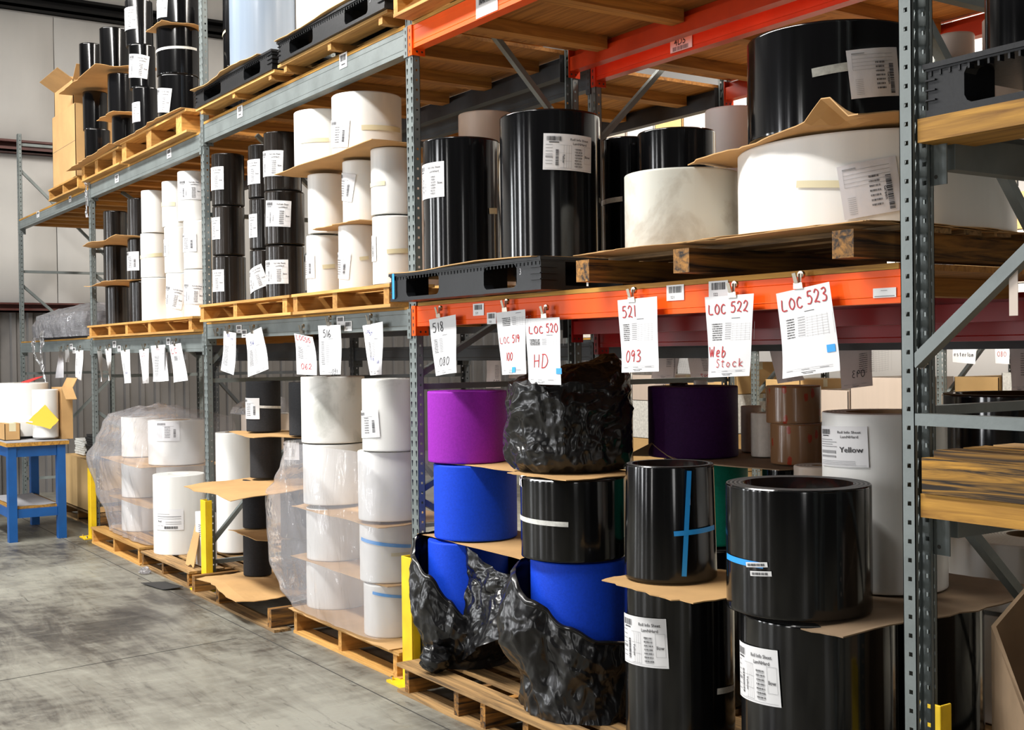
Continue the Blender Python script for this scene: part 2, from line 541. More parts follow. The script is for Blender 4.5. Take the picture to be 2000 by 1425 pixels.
GLYPH = {
 '0': [[(.5, 1), (.1, .7), (.1, .25), (.5, 0), (.9, .3), (.9, .75), (.5, 1)]], '1': [[(.3, 1), (.28, 0)]],
 '2': [[(.1, .75), (.4, 1), (.8, .8), (.6, .4), (.1, .05), (.35, .12), (.95, 0)]],
 '3': [[(.1, .9), (.6, 1), (.75, .75), (.35, .55), (.8, .4), (.7, .08), (.1, .02)]],
 '4': [[(.2, 1), (.1, .45), (.9, .45)], [(.75, .95), (.7, 0)]],
 '5': [[(.9, 1), (.25, .97)], [(.25, .97), (.18, .58)], [(.18, .58), (.6, .64), (.88, .35), (.6, .03), (.08, .05)]],
 '6': [[(.7, 1), (.25, .6), (.1, .2), (.45, 0), (.85, .2), (.6, .45), (.15, .25)]],
 '7': [[(.05, .95), (.9, .95), (.45, .4), (.35, 0)]],
 '8': [[(.75, .9), (.4, 1), (.2, .75), (.75, .3), (.5, 0), (.15, .2), (.6, .6), (.75, .9)]],
 '9': [[(.8, .8), (.4, 1), (.1, .7), (.4, .5), (.8, .75), (.78, .3), (.7, 0)]],
 'L': [[(.1, 1), (.05, .05), (.85, .02)]], 'O': [[(.5, 1), (.1, .65), (.15, .2), (.5, 0), (.9, .3), (.85, .75), (.45, 1)]],
 'C': [[(.9, .8), (.55, .95), (.15, .6), (.2, .15), (.6, 0), (.95, .15)]],
 'H': [[(.1, 1), (.12, 0)], [(.8, 1), (.82, 0)], [(.1, .48), (.82, .52)]], 'D': [[(.12, 1), (.14, 0)], [(.0, 1), (.6, .95), (.9, .5), (.6, .08), (.05, 0)]],
 'W': [[(.0, 1), (.25, 0), (.5, .75), (.75, 0), (1, 1)]], 'e': [[(.1, .3), (.7, .38), (.6, .62), (.2, .5), (.15, .1), (.75, .05)]],
 'b': [[(.15, 1), (.15, 0), (.6, .05), (.75, .35), (.45, .55), (.15, .35)]], 'S': [[(.8, .9), (.35, 1), (.2, .72), (.75, .35), (.55, 0), (.1, .1)]],
 't': [[(.4, .95), (.4, .1), (.7, .03)], [(.1, .65), (.8, .7)]], 'o': [[(.4, .6), (.12, .3), (.4, 0), (.75, .3), (.4, .6)]],
 'c': [[(.75, .5), (.4, .6), (.12, .3), (.4, 0), (.8, .1)]], 'k': [[(.15, 1), (.15, 0)], [(.75, .6), (.2, .28), (.8, 0)]],
 's': [[(.7, .55), (.3, .6), (.25, .4), (.7, .22), (.5, 0), (.1, .06)]], 'r': [[(.15, .6), (.2, 0)], [(.2, .4), (.45, .6), (.75, .5)]],
 'l': [[(.2, 1), (.2, 0)]], 'a': [[(.7, .55), (.3, .6), (.1, .25), (.35, 0), (.7, .3), (.7, .55), (.75, 0)]],
 'm': [[(.05, .6), (.1, 0)], [(.1, .4), (.35, .6), (.45, 0)], [(.45, .4), (.75, .6), (.85, 0)]], '.': [[(.1, .03), (.16, .0)]],
 'P': [[(.12, 1), (.12, 0)], [(.05, 1), (.7, .95), (.75, .6), (.12, .5)]], 'U': [[(.1, 1), (.15, .15), (.5, 0), (.85, .2), (.9, 1)]],
}

# key, label, group, X, Y, R, z0, z1, material, core fraction
ROLLS = [
# --- near bay, shelf level
('bl1','medium glossy black roll on the black plastic pallet, beside the tall grey post','black rolls on the black plastic pallet',0.285,0.16,0.198,2.126,2.78,'black',.7),
('bl2','large glossy black roll at the right end of the black plastic pallet','black rolls on the black plastic pallet',.95,.235,.236,2.126,2.80,'black',.7),
('crl','lower cream wrapped roll peeking over the medium black roll beside the post','cream rolls behind the black rolls',-1.01,.80,.168,2.1,3.03,'cream',.6),
('crr','taller cream wrapped roll peeking out left of the large black roll','cream rolls behind the black rolls',-.47,.80,.17,2.1,3.11,'cream',.6),
('bh1','narrow black roll with white tape in shadow behind the large black roll',None,.99,.66,.12,2.126,2.73,'black',.6),
('bh2','black roll with a diagonal sheet edge standing behind the stained off-white roll',None,1.33,.68,.18,2.126,2.71,'black',.6),
('dirty','off-white stained roll on the weathered timber pallet',None,1.85,.24,.232,2.108,2.42,'dirty',.5),
('bigw','very wide white roll on the weathered timber pallet behind the nearest post',None,2.55,.56,.495,2.108,2.44,'white',.5),
('blktop','black roll with a clear document sleeve on top of the wide white roll',None,2.52,.37,.303,2.462,2.83,'black',.6),
# --- near bay, floor level
('purple','bright purple foam roll on top of the blue roll','foam rolls in the near floor bay',0.29,0.17,0.203,1.165,1.52,'purple',.5),
('blue1','bright blue foam roll directly under the purple roll','foam rolls in the near floor bay',0.33,0.19,0.213,0.785,1.155,'blue',.5),
('bluelow1','blue foam roll half covered by a black bag beside the yellow post guard','foam rolls in the near floor bay',0.3,0.16,0.206,0.16,0.77,'blue',.5),
('mid','wide black roll with a strip of white tape under the crumpled black bag',None,1.28,.10,.232,.825,1.17,'black',.75),
('bluelow2','blue foam roll half covered by a black bag under the wide black roll','foam rolls in the near floor bay',1.29,.12,.215,.16,.815,'blue',.5),
('B1','black roll with a cross of bright blue tape','large black rolls at the near end',2.0,.03,.18,.848,1.28,'black',.8),
('bb1','tall black roll with an info sheet under the blue-taped cross roll','large black rolls at the near end',2.0,.07,.213,.15,.832,'black',.75),
('B2','large open-topped black roll with a short blue tape strip at its left','large black rolls at the near end',2.69,-.01,.241,.85,1.265,'black',.75),
('bb2','tallest black roll with an info sheet under the open-topped roll at the near end','large black rolls at the near end',2.73,.04,.258,.15,.835,'black',.75),
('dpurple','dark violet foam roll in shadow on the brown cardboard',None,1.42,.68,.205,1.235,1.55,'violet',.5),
('green','green foam roll between the two big black rolls',None,1.52,.66,.19,.86,1.222,'green',.5),
('brown1','upper tan roll wrapped in printed tape','tan rolls wrapped in printed tape',1.98,.735,.115,1.405,1.56,'brownwrap',.35),
('brown2','lower tan roll wrapped in printed tape','tan rolls wrapped in printed tape',2.0,.735,.112,1.236,1.404,'brownwrap',.35),
('wf1','thin white foam roll right of the dark violet roll','small foam rolls on the cardboard',1.47,1.0,.05,1.236,1.45,'whitefoam',.2),
('wf2','cream foam roll left of the tan tape-wrapped rolls','small foam rolls on the cardboard',1.68,.88,.068,1.236,1.43,'whitefoam',.2),
('cream','short grey-cream foam roll beside the tall white roll','',2.22,.62,.1,.85,1.25,'cream',.3),
('wtall','tall white roll with the Yellow info sheet','',2.61,.53,.222,.85,1.48,'white',.6),
('thinb','slim black roll in shadow right of the crumpled bag',None,1.26,.74,.045,1.234,1.56,'black',.5),
('thinw','slim white roll between the slim black and the dark violet roll',None,1.28,.86,.035,1.234,1.57,'white',.5),
('bundle','black sheet bundle with a white inside below the tan tape-wrapped rolls','',1.97,.74,.13,.86,1.22,'black',.85),
('under1','black base roll hidden behind the tall black rolls at the near end','',2.66,.62,.25,.15,.836,'black',.75),
('under2','black base roll in shadow under the green roll','',1.52,.66,.2,.15,.845,'black',.75),
# --- second bay, floor level
('wup1','mottled white roll at the top left of the film-wrapped stack','white rolls of the film-wrapped stack',-1.37,.21,.2,1.168,1.575,'dirtywhite',.5),
('wup2','mottled white roll with a side label at the top of the stack by the post','white rolls of the film-wrapped stack',-.45,.13,.165,1.178,1.575,'dirtywhite',.5),
('wmid1','white roll under film in the second tier of the stack, left','white rolls of the film-wrapped stack',-1.37,.21,.195,.79,1.16,'white',.5),
('wmid2','white roll under film in the second tier of the stack, beside the post','white rolls of the film-wrapped stack',-.5,.14,.18,.79,1.172,'white',.5),
('wlow1','white roll under film in the third tier of the stack, left','white rolls of the film-wrapped stack',-1.34,.2,.182,.45,.765,'white',.5),
('wlow2','white roll with a high blue tape band in the stack by the post','white rolls of the film-wrapped stack',-.5,.13,.166,.45,.765,'white',.5),
('wb1','white roll at the bottom left of the film-wrapped stack','white rolls of the film-wrapped stack',-1.34,.2,.186,.155,.44,'white',.5),
('wb2','white roll with a short blue tape strip at the bottom of the stack','white rolls of the film-wrapped stack',-.46,.12,.155,.155,.44,'white',.5),
('bt1','charcoal foam roll with a label at the top of the dark column','charcoal foam rolls of the dark column',-2.53,.22,.122,1.178,1.53,'blackfoam',.4),
('bt2','charcoal foam roll at the top of the dark column beside the white stack','charcoal foam rolls of the dark column',-1.93,.26,.1,1.178,1.53,'blackfoam',.4),
('bm1','charcoal foam roll in the second tier of the dark column, left','charcoal foam rolls of the dark column',-2.5,.22,.112,.855,1.162,'blackfoam',.4),
('bm2','charcoal foam roll in the second tier of the dark column, right','charcoal foam rolls of the dark column',-2.03,.27,.105,.855,1.162,'blackfoam',.4),
('bl1f','charcoal foam roll between the wide and the narrow cardboard sheets','charcoal foam rolls of the dark column',-2.56,.17,.1,.5,.835,'blackfoam',.4),
('bl2f','charcoal foam roll standing on the floor cardboard, left','charcoal foam rolls of the dark column',-2.56,.17,.1,.165,.486,'blackfoam',.4),
('bl3f','charcoal foam roll seen through the clear film at the bottom','charcoal foam rolls of the dark column',-1.97,.24,.13,.165,.486,'blackfoam',.4),
('bl4f','charcoal foam roll behind the film under the wide cardboard sheet','charcoal foam rolls of the dark column',-1.97,.24,.13,.5,.835,'blackfoam',.4),
# --- third and fourth bay, floor level
('twhite','tall narrow white roll behind the second yellow post guard','',-3.74,.46,.15,.15,1.10,'white',.5),
('wrap1','white roll under the clear dome film, left','white rolls under the clear dome film',-5.62,.27,.17,.80,1.16,'white',.5),
('wrap2','white roll with a label under the clear dome film, right','white rolls under the clear dome film',-4.62,.28,.235,.80,1.17,'white',.5),
('w3l','white roll behind film in the middle tier of the dome stack, left','white rolls under the clear dome film',-5.45,.25,.2,.45,.785,'white',.5),
('w3r','white roll behind film in the middle tier of the dome stack, right','white rolls under the clear dome film',-4.72,.34,.2,.45,.785,'white',.5),
('w3b','white roll behind film in the bottom tier of the dome stack, left','white rolls under the clear dome film',-5.40,.22,.19,.155,.436,'white',.5),
('w3c','white roll behind film in the bottom tier of the dome stack, right','white rolls under the clear dome film',-4.72,.34,.2,.155,.436,'white',.5),
('bubble','big translucent white roll with an info sheet before the dome stack','',-4.1,.12,.205,.13,.76,'milky',.4),
('taupe','taupe topped roll peeking out behind the second upright','',-4.05,.85,.2,.15,1.22,'cream',.5),
# --- second bay, shelf level
('c1t','top black roll of the left column in the second bay','black rolls on the second bay shelf',-2.92,0.13,0.117,2.8,3.17,'blackmatt',.5),
('c1m','middle black roll of the left column in the second bay','black rolls on the second bay shelf',-2.92,0.13,0.117,2.44,2.79,'blackmatt',.5),
('c1b','bottom black roll of the left column in the second bay','black rolls on the second bay shelf',-2.92,0.13,0.117,2.085,2.43,'blackmatt',.5),
('c2t','top black roll of the centre column in the second bay','black rolls on the second bay shelf',-2.33,.18,.12,2.79,3.15,'blackmatt',.5),
('c2m','middle black roll of the centre column in the second bay','black rolls on the second bay shelf',-2.32,.18,.12,2.44,2.78,'blackmatt',.5),
('c2b','bottom black roll of the centre column with a tilted label','black rolls on the second bay shelf',-2.32,.18,.12,2.085,2.43,'blackmatt',.5),
('c3t','top black roll of the column beside the white rolls in the second bay','black rolls on the second bay shelf',-2.04,.18,.125,2.805,3.19,'blackmatt',.5),
('c3m','middle black roll of the column beside the white rolls in the second bay','black rolls on the second bay shelf',-2.02,.18,.134,2.445,2.795,'blackmatt',.5),
('c3b','bottom black roll of the column beside the white rolls in the second bay','black rolls on the second bay shelf',-2.02,.18,.129,2.085,2.435,'blackmatt',.5),
('w1','bottom left white roll in the second bay','white rolls on the second bay shelf',-1.39,.17,.11,2.085,2.45,'white',.4),
('w2','bottom centre white roll in the second bay','white rolls on the second bay shelf',-.93,.17,.11,2.095,2.47,'white',.4),
('w3','bottom right white roll in the second bay, beside the post','white rolls on the second bay shelf',-.50,.19,.125,2.10,2.48,'white',.4),
('m1','middle left white roll in the second bay','white rolls on the second bay shelf',-1.36,.18,.118,2.46,2.825,'white',.4),
('m2','middle centre white roll in the second bay','white rolls on the second bay shelf',-.87,.17,.108,2.48,2.84,'white',.4),
('m3','middle right white roll in the second bay, beside the post','white rolls on the second bay shelf',-.51,.19,.125,2.49,2.86,'white',.4),
('t1','wide white roll at the left on the top cardboard in the second bay','white rolls on the second bay shelf',-1.42,.20,.19,2.86,3.22,'white',.4),
('t2','wide white roll at the right on the top cardboard in the second bay','white rolls on the second bay shelf',-.86,.21,.207,2.875,3.22,'white',.4),
# --- third bay, shelf level
('a1','top black roll of the leftmost column in the third bay','black rolls on the third bay shelf',-6.0,.18,.11,2.77,3.08,'blackmatt',.5),
('a2','middle black roll of the leftmost column in the third bay','black rolls on the third bay shelf',-6.02,.18,.11,2.39,2.755,'blackmatt',.5),
('a3','bottom black roll of the leftmost column in the third bay','black rolls on the third bay shelf',-5.98,.18,.108,2.01,2.375,'blackmatt',.5),
('b1','top black roll of the column next to the white rolls in the third bay','black rolls on the third bay shelf',-5.22,.18,.11,2.77,3.11,'blackmatt',.5),
('b2','middle black roll of the column next to the white rolls in the third bay','black rolls on the third bay shelf',-5.24,.18,.11,2.39,2.755,'blackmatt',.5),
('b3','bottom black roll of the column next to the white rolls in the third bay','black rolls on the third bay shelf',-5.2,.18,.11,2.01,2.375,'blackmatt',.5),
('d1t','top white roll of the left column in the third bay','white rolls on the third bay shelf',-4.80,.17,.105,2.77,3.13,'white',.4),
('d1m','middle white roll of the left column in the third bay','white rolls on the third bay shelf',-4.82,.17,.11,2.39,2.765,'white',.4),
('d1b','bottom white roll of the left column in the third bay','white rolls on the third bay shelf',-4.8,.17,.112,2.01,2.385,'white',.4),
('d2t','top white roll of the centre column in the third bay','white rolls on the third bay shelf',-4.25,.17,.1,2.77,3.14,'white',.4),
('d2m','middle white roll of the centre column in the third bay','white rolls on the third bay shelf',-4.2,.17,.102,2.39,2.765,'white',.4),
('d2b','bottom white roll of the centre column in the third bay','white rolls on the third bay shelf',-4.16,.17,.105,2.01,2.385,'white',.4),
('d3t','top white roll of the right column in the third bay','white rolls on the third bay shelf',-3.79,.17,.12,2.77,3.16,'white',.4),
('d3m','middle white roll of the right column in the third bay','white rolls on the third bay shelf',-3.7,.17,.11,2.39,2.765,'white',.4),
('d3b','bottom white roll of the right column in the third bay','white rolls on the third bay shelf',-3.7,.17,.11,2.01,2.385,'white',.4),
# --- third bay, upper level
('u4t','top glossy black roll of the column beside the tall second post','black rolls on the upper level',-3.98,0.14,0.166,4.335,4.75,'black',.6),
('u4m','glossy black roll with a white strap band beside the tall second post','black rolls on the upper level',-4.02,0.14,0.167,3.95,4.33,'black',.6),
('u4b','bottom glossy black roll of the column beside the tall second post','black rolls on the upper level',-4.01,0.14,0.161,3.556,3.945,'black',.6),
('u2t','top roll of the leaning black column on the upper level','black rolls on the upper level',-4.86,0.09,0.115,4.365,4.76,'black',.6),
('u2m','middle roll of the leaning black column on the upper level','black rolls on the upper level',-4.79,0.09,0.111,3.99,4.36,'black',.6),
('u2b','bottom roll of the leaning black column on the upper level','black rolls on the upper level',-4.72,0.09,0.105,3.556,3.985,'black',.6),
('u1t','black roll standing alone on the upper torn cardboard, right','black rolls on the upper level',-5.66,0.1,0.132,4.325,4.7,'black',.6),
('u1m','black roll in the middle of the second left upper column','black rolls on the upper level',-5.47,0.1,0.118,3.875,4.25,'black',.6),
('u1b','black roll at the bottom of the second left upper column','black rolls on the upper level',-5.38,0.1,0.11,3.541,3.855,'black',.6),
('u0t','black roll standing alone on the upper torn cardboard, left','black rolls on the upper level',-6.43,0.09,0.107,4.325,4.73,'black',.6),
('u0m','black roll in the middle of the leftmost upper column','black rolls on the upper level',-6.33,0.1,0.118,3.885,4.25,'black',.6),
('u0b','black roll at the bottom of the leftmost upper column','black rolls on the upper level',-6.27,0.1,0.121,3.541,3.88,'black',.6),
('uback1','black roll right behind the second post on the upper level','black rolls on the upper level',-3.6,0.52,0.15,3.556,3.97,'black',.6),
('uback2','black roll with a pale tape, highest right behind the second post','black rolls on the upper level',-3.6,0.52,0.15,3.975,4.55,'black',.6),
# --- second bay, upper level
('silver','silvery blue roll on the lower black pallet of the upper level','',-2.43,0.21,0.226,3.626,4.3,'silver',.4),
('hw1','white roll on the upper black plastic pallet, left','white rolls on the upper level',-1.31,0.17,0.184,3.645,4.3,'white',.4),
('hw2','white roll on the upper black plastic pallet, right','white rolls on the upper level',-0.76,0.15,0.165,3.645,4.3,'white',.4),
# --- second row behind, and the rack in front of the near end
('r2a','bright white roll on the second row shelf behind the stained roll','pale rolls of the second row',.86,1.5,.15,2.002,2.98,'white',.4),
('r2b','pale roll in the second row behind the black roll by the brace','pale rolls of the second row',0.34,1.58,0.2,2.002,2.93,'cream',.4),
('r2c','white roll topped by cardboard in the second row','pale rolls of the second row',0.26,2,0.1,2.002,2.9,'white',.4),
('bigblack','large open black roll seen through the frame at the near end','',2.42,1.68,.331,1.13,1.51,'black',.85),
('whr1','upper wide white roll low behind the near end frame','white rolls low behind the near end frame',2.45,1.7,.36,.62,.90,'white',.3),
('whr2','lower wide white roll low behind the near end frame','white rolls low behind the near end frame',2.45,1.7,.36,.15,.60,'white',.3),
('ablack','tall black roll on the black pallet at the right edge','',3.60,-.08,.115,2.47,3.1,'black',.5),
('pk1','pinkish white roll under the dark red beam, left','pinkish rolls high behind the near post',2.64,.93,.07,2.466,2.9,'cream',.4),
('pk2','pinkish white roll under the dark red beam, right','pinkish rolls high behind the near post',2.83,.95,.075,2.466,2.92,'cream',.4),
# --- table
('tab1','large white roll on the blue work table','rolls on the blue work table',-6.98,-0.48,0.25,0.955,1.47,'white',.3),
('tab2','translucent roll behind the yellow envelope on the blue table','rolls on the blue work table',-6.53,-0.36,0.12,0.955,1.41,'milky',.2),
]
LABELS = [
('bl1',-1.546,2.573,0.215,0.175,'a',0),
('bl2',-0.246,2.604,0.240,0.162,'a',2),
('blktop',-0.306,2.648,0.151,0.165,'c',-6),
('bigw',-0.864,2.244,0.134,0.181,'c',-8),
('wtall',-1.663,1.363,0.238,0.144,'y',-2),
('bb1',-1.497,0.619,0.240,0.185,'a',-3),
('bb2',-1.791,0.650,0.240,0.182,'a',-4),
('c1t',-1.036,2.990,0.075,0.165,'a',0),
('c1m',-1.230,2.631,0.051,0.158,'a',0),
('c1b',-0.965,2.254,0.035,0.158,'a',0),
('c2t',-1.347,2.964,0.144,0.167,'a',0),
('c2m',-1.487,2.596,0.110,0.160,'a',0),
('c2b',-1.217,2.234,0.175,0.153,'a',-20),
('c3t',-0.923,2.980,0.124,0.169,'a',2),
('c3m',-0.793,2.644,0.187,0.171,'a',3),
('c3b',-0.887,2.261,0.156,0.158,'a',0),
('t2',-1.370,2.990,0.153,0.159,'w',6),
('m2',-1.384,2.691,0.103,0.160,'w',10),
('w1',-1.431,2.258,0.078,0.145,'w',0),
('w2',-1.462,2.235,0.122,0.153,'w',6),
('w3',-1.785,2.303,0.065,0.146,'w',0),
('d3t',-0.440,3.013,0.145,0.156,'a',0),
('d2m',-1.519,2.596,0.074,0.137,'w',0),
('d3m',-0.911,2.594,0.085,0.143,'w',0),
('d2b',-0.614,2.192,0.114,0.178,'a',12),
('d3b',-0.466,2.199,0.092,0.163,'a',4),
('b2',-1.132,2.557,0.158,0.167,'w',0),
('u2t',-0.955,4.591,0.092,0.191,'a',0),
('u4t',-1.265,4.477,0.124,0.173,'a',4),
('u2m',-0.526,4.168,0.142,0.199,'a',8),
('u4b',-1.233,3.744,0.162,0.190,'a',8),
('u2b',-1.164,3.773,0.072,0.167,'a',0),
('bm2',-0.913,1.070,0.074,0.116,'w',0),
('bubble',-0.738,0.414,0.240,0.167,'f',0),
('wrap2',-0.651,1.086,0.208,0.163,'w',0),
('wup2',-1.472,1.328,0.186,0.152,'w',-4),
('bt1',-1.158,1.341,0.118,0.147,'w',0),
]
TAPES = [
('bigw',-1.421,2.278,-0.998,2.259,0.0241,'masking'),
('blktop',-1.066,2.654,-0.537,2.672,0.0298,'clear'),
('t2',-0.622,3.009,0.709,3.017,0.0287,'masking'),
('t1',-1.353,3.025,-0.311,3.027,0.0247,'masking'),
('m3',-2.045,2.659,-0.847,2.661,0.0249,'masking'),
('w1',-0.525,2.252,0.201,2.260,0.0248,'masking'),
('w3',-0.834,2.279,0.145,2.286,0.0249,'masking'),
('w2',-0.346,2.270,0.188,2.278,0.0205,'masking'),
('d2t',-1.880,2.954,-0.267,2.952,0.0336,'masking'),
('d1m',-1.862,2.562,0.394,2.584,0.0310,'masking'),
('mid',-2.165,0.996,-0.734,0.988,0.0208,'white'),
('B1',-0.318,1.266,-0.453,0.875,0.0185,'bluetape'),
('B1',-0.656,1.034,0.392,1.045,0.0185,'bluetape'),
('B2',-2.105,1.024,-1.295,1.020,0.0194,'bluetape'),
('wlow2',-1.653,0.687,0.309,0.645,0.0192,'bluetape'),
('wb2',-1.214,0.401,-0.057,0.378,0.0164,'bluetape'),
('u4m',-1.794,4.141,0.742,4.163,0.0204,'white'),
('uback2',-1.918,4.230,-1.347,4.255,0.0199,'masking'),
('bh1',-2.154,2.424,-0.856,2.433,0.0237,'white'),
('bt1',-0.674,1.354,0.903,1.343,0.0177,'white'),
('wlow2',-0.424,0.608,0.256,0.606,0.0192,'masking'),
('bb1',-0.039,0.440,0.486,0.432,0.0222,'white'),
('bl1',0.179,2.416,0.497,2.421,0.0294,'masking'),
('B2',-1.564,1.016,-1.228,1.025,0.0161,'sticker'),
('B2',-1.492,0.990,-1.172,0.997,0.0161,'sticker'),
('B1',-0.326,1.219,-0.337,1.139,0.0148,'sticker'),
]
PAPER = {
'518':[(0.269,-0.035,1.881),(0.528,-0.035,1.899),(0.550,-0.035,1.618),(0.342,-0.035,1.600)],
'519':[(0.885,-0.035,1.895),(1.122,-0.035,1.903),(1.138,-0.035,1.617),(0.940,-0.035,1.611)],
'520':[(1.121,-0.035,1.861),(1.379,-0.035,1.860),(1.404,-0.035,1.573),(1.159,-0.035,1.575)],
'521':[(1.771,-0.035,1.915),(2.010,-0.035,1.920),(2.024,-0.035,1.634),(1.804,-0.035,1.628)],
'522':[(2.274,-0.035,1.905),(2.520,-0.035,1.907),(2.502,-0.035,1.622),(2.301,-0.035,1.614)],
'523':[(2.624,-0.035,1.901),(2.856,-0.035,1.929),(2.913,-0.035,1.643),(2.672,-0.035,1.614)],
'b1':[(-2.610,-0.035,1.885),(-2.373,-0.035,1.867),(-2.397,-0.035,1.579),(-2.631,-0.035,1.611)],
'b2':[(-2.201,-0.035,1.852),(-1.922,-0.035,1.898),(-1.772,-0.035,1.624),(-2.125,-0.035,1.568)],
'515':[(-1.398,-0.035,1.845),(-1.126,-0.035,1.818),(-1.008,-0.035,1.592),(-1.305,-0.035,1.594)],
'516':[(-1.048,-0.035,1.884),(-0.744,-0.035,1.881),(-0.713,-0.035,1.599),(-1.003,-0.035,1.594)],
'517':[(-0.467,-0.035,1.869),(-0.228,-0.035,1.885),(-0.217,-0.035,1.602),(-0.232,-0.103,1.599)],
'a1':[(-5.687,-0.092,1.767),(-5.738,-0.035,1.767),(-5.673,-0.035,1.489),(-5.368,-0.131,1.495)],
'a2':[(-5.629,-0.035,1.784),(-5.429,-0.035,1.789),(-5.420,-0.035,1.503),(-5.128,-0.131,1.506)],
'a3':[(-5.142,-0.035,1.765),(-4.866,-0.035,1.777),(-4.815,-0.035,1.490),(-5.011,-0.035,1.481)],
'a4':[(-4.598,-0.035,1.768),(-4.331,-0.035,1.779),(-4.324,-0.035,1.494),(-4.293,-0.093,1.494)],
'a5b':[(-4.166,-0.020,1.791),(-3.951,-0.020,1.805),(-3.860,-0.020,1.520),(-3.985,-0.042,1.512)],
'a5':[(-4.278,-0.035,1.799),(-3.920,-0.035,1.805),(-3.918,-0.035,1.513),(-4.195,-0.035,1.509)],
'a6':[(-3.812,-0.035,1.800),(-3.529,-0.035,1.813),(-3.357,-0.035,1.530),(-3.670,-0.035,1.509)],
'z1':[(-7.034,-0.109,1.780),(-7.213,-0.035,1.781),(-7.098,-0.035,1.510),(-7.471,-0.035,1.501)],
'z2':[(-6.873,-0.092,1.787),(-6.949,-0.035,1.795),(-6.874,-0.035,1.666),(-6.817,-0.089,1.666)],
'z3':[(-6.678,-0.035,1.777),(-6.391,-0.035,1.782),(-6.421,-0.035,1.490),(-6.669,-0.035,1.523)],
'r1':[(-0.780,2.270,1.750),(-0.419,2.270,1.757),(-0.496,2.270,1.487),(-0.692,2.270,1.484)],
'r2':[(-0.678,2.270,1.799),(-0.495,2.270,1.806),(-0.492,2.270,1.526),(-0.728,2.270,1.524)],
'r3':[(-0.393,2.270,1.773),(-0.207,2.270,1.769),(-0.112,2.270,1.505),(-0.323,2.270,1.502)],
'r4':[(0.341,2.270,1.774),(0.488,2.270,1.764),(0.643,2.270,1.530),(0.424,2.270,1.506)],
'r5':[(0.884,2.270,1.758),(1.122,2.270,1.785),(1.131,2.270,1.505),(0.910,2.270,1.479)],
'r6':[(1.959,2.270,1.771),(2.056,2.270,1.773),(2.072,2.270,1.494),(1.977,2.270,1.492)],
'r0':[(-2.800,2.270,1.700),(-2.591,2.270,1.704),(-2.585,2.270,1.424),(-2.798,2.270,1.420)],
'r00':[(-2.401,2.270,1.777),(-2.234,2.270,1.786),(-2.218,2.270,1.506),(-2.461,2.270,1.504)],
'e1':[(-0.842,5.690,1.773),(-0.617,5.690,1.776),(-0.626,5.690,1.566),(-0.847,5.690,1.582)],
'e2':[(-0.444,5.690,1.767),(-0.312,5.690,1.765),(-0.314,5.690,1.566),(-0.443,5.690,1.573)],
}
TAGS = [
('C','519',0.636,0.732,1.889,1.946),
('C','520',0.758,0.836,1.846,1.900),
('C','521',2.029,2.127,1.902,1.961),
('C','522',2.261,2.361,1.901,1.963),
('C','g',3.005,3.093,1.870,1.900),
('B','',-2.450,-2.353,1.866,1.922),
('B','',-2.352,-2.259,1.834,1.888),
('B','516',-0.860,-0.762,1.878,1.931),
('B','517',-0.761,-0.663,1.845,1.902),
('A','',-5.497,-5.387,1.796,1.855),
('A','',-5.345,-5.248,1.759,1.813),
('A','',-3.975,-3.877,1.803,1.859),
('A','',-3.856,-3.768,1.780,1.828),
('Z','',-7.041,-6.928,1.794,1.848),
('Z','',-6.927,-6.817,1.753,1.811),
('B2','',-2.375,-2.279,3.333,3.411),
('B2','',-0.776,-0.678,3.345,3.429),
('A2','',-3.890,-3.787,3.270,3.342),
('A2','',-5.341,-5.229,3.256,3.327),
('Z2','',-6.977,-6.884,3.265,3.324),
('Z2','',-8.389,-8.278,3.251,3.316),
('C2','80',0.696,0.882,3.287,3.408),
]
# ------------------------------------------------------------------ room shell
g = G(); g.box(-10.6, 9, -12, 10.5, -.12, 0)
fl = structure(g.build('floor', M['floor']))
g = G(); g.box(-10.4, 9, -.272, -.266, 0, .0012)
g.build('joint_line', M['joint'], fl)
g = G(); g.bar((-1.15, -3.2, .0004), (-1.47, -.4, .0004), .006, .0014); g.build('joint_line', M['joint'], fl)
g = G(); g.box(-10.6, 9, -12, 10.5, 8.2, 8.3); structure(g.build('ceiling', M['ceiling']))
WX = -10.4
wall = structure(G().box(WX - .2, WX - .12, -12, 10.5, 0, 8.2).build('wall_left', M['liner']))
# white liner panels, slightly pillowed between their seams, in two tiers between the girts
for tier, (z0, z1) in enumerate(((2.40, 4.26), (4.40, 6.05), (6.3, 8.15))):
    y = -6.9
    while y < 9:
        w = 1.9
        g = G(); n = 8
        vs = []
        for j in range(n + 1):
            for i in range(n + 1):
                u, v = i / n, j / n
                b = .075 * (1 - (2 * u - 1) ** 6) * (1 - (2 * v - 1) ** 8) + .02 * mn.noise(Vector((u * 3 + y, v * 3, tier)))
                vs.append((WX - .1 + b, y + .004 + u * (w - .008), z0 + v * (z1 - z0)))
        g.add(vs, [(j * (n + 1) + i, j * (n + 1) + i + 1, (j + 1) * (n + 1) + i + 1, (j + 1) * (n + 1) + i) for j in range(n) for i in range(n)])
        g.build('wall_panel', M['liner'], wall, smooth=True)
        y += w
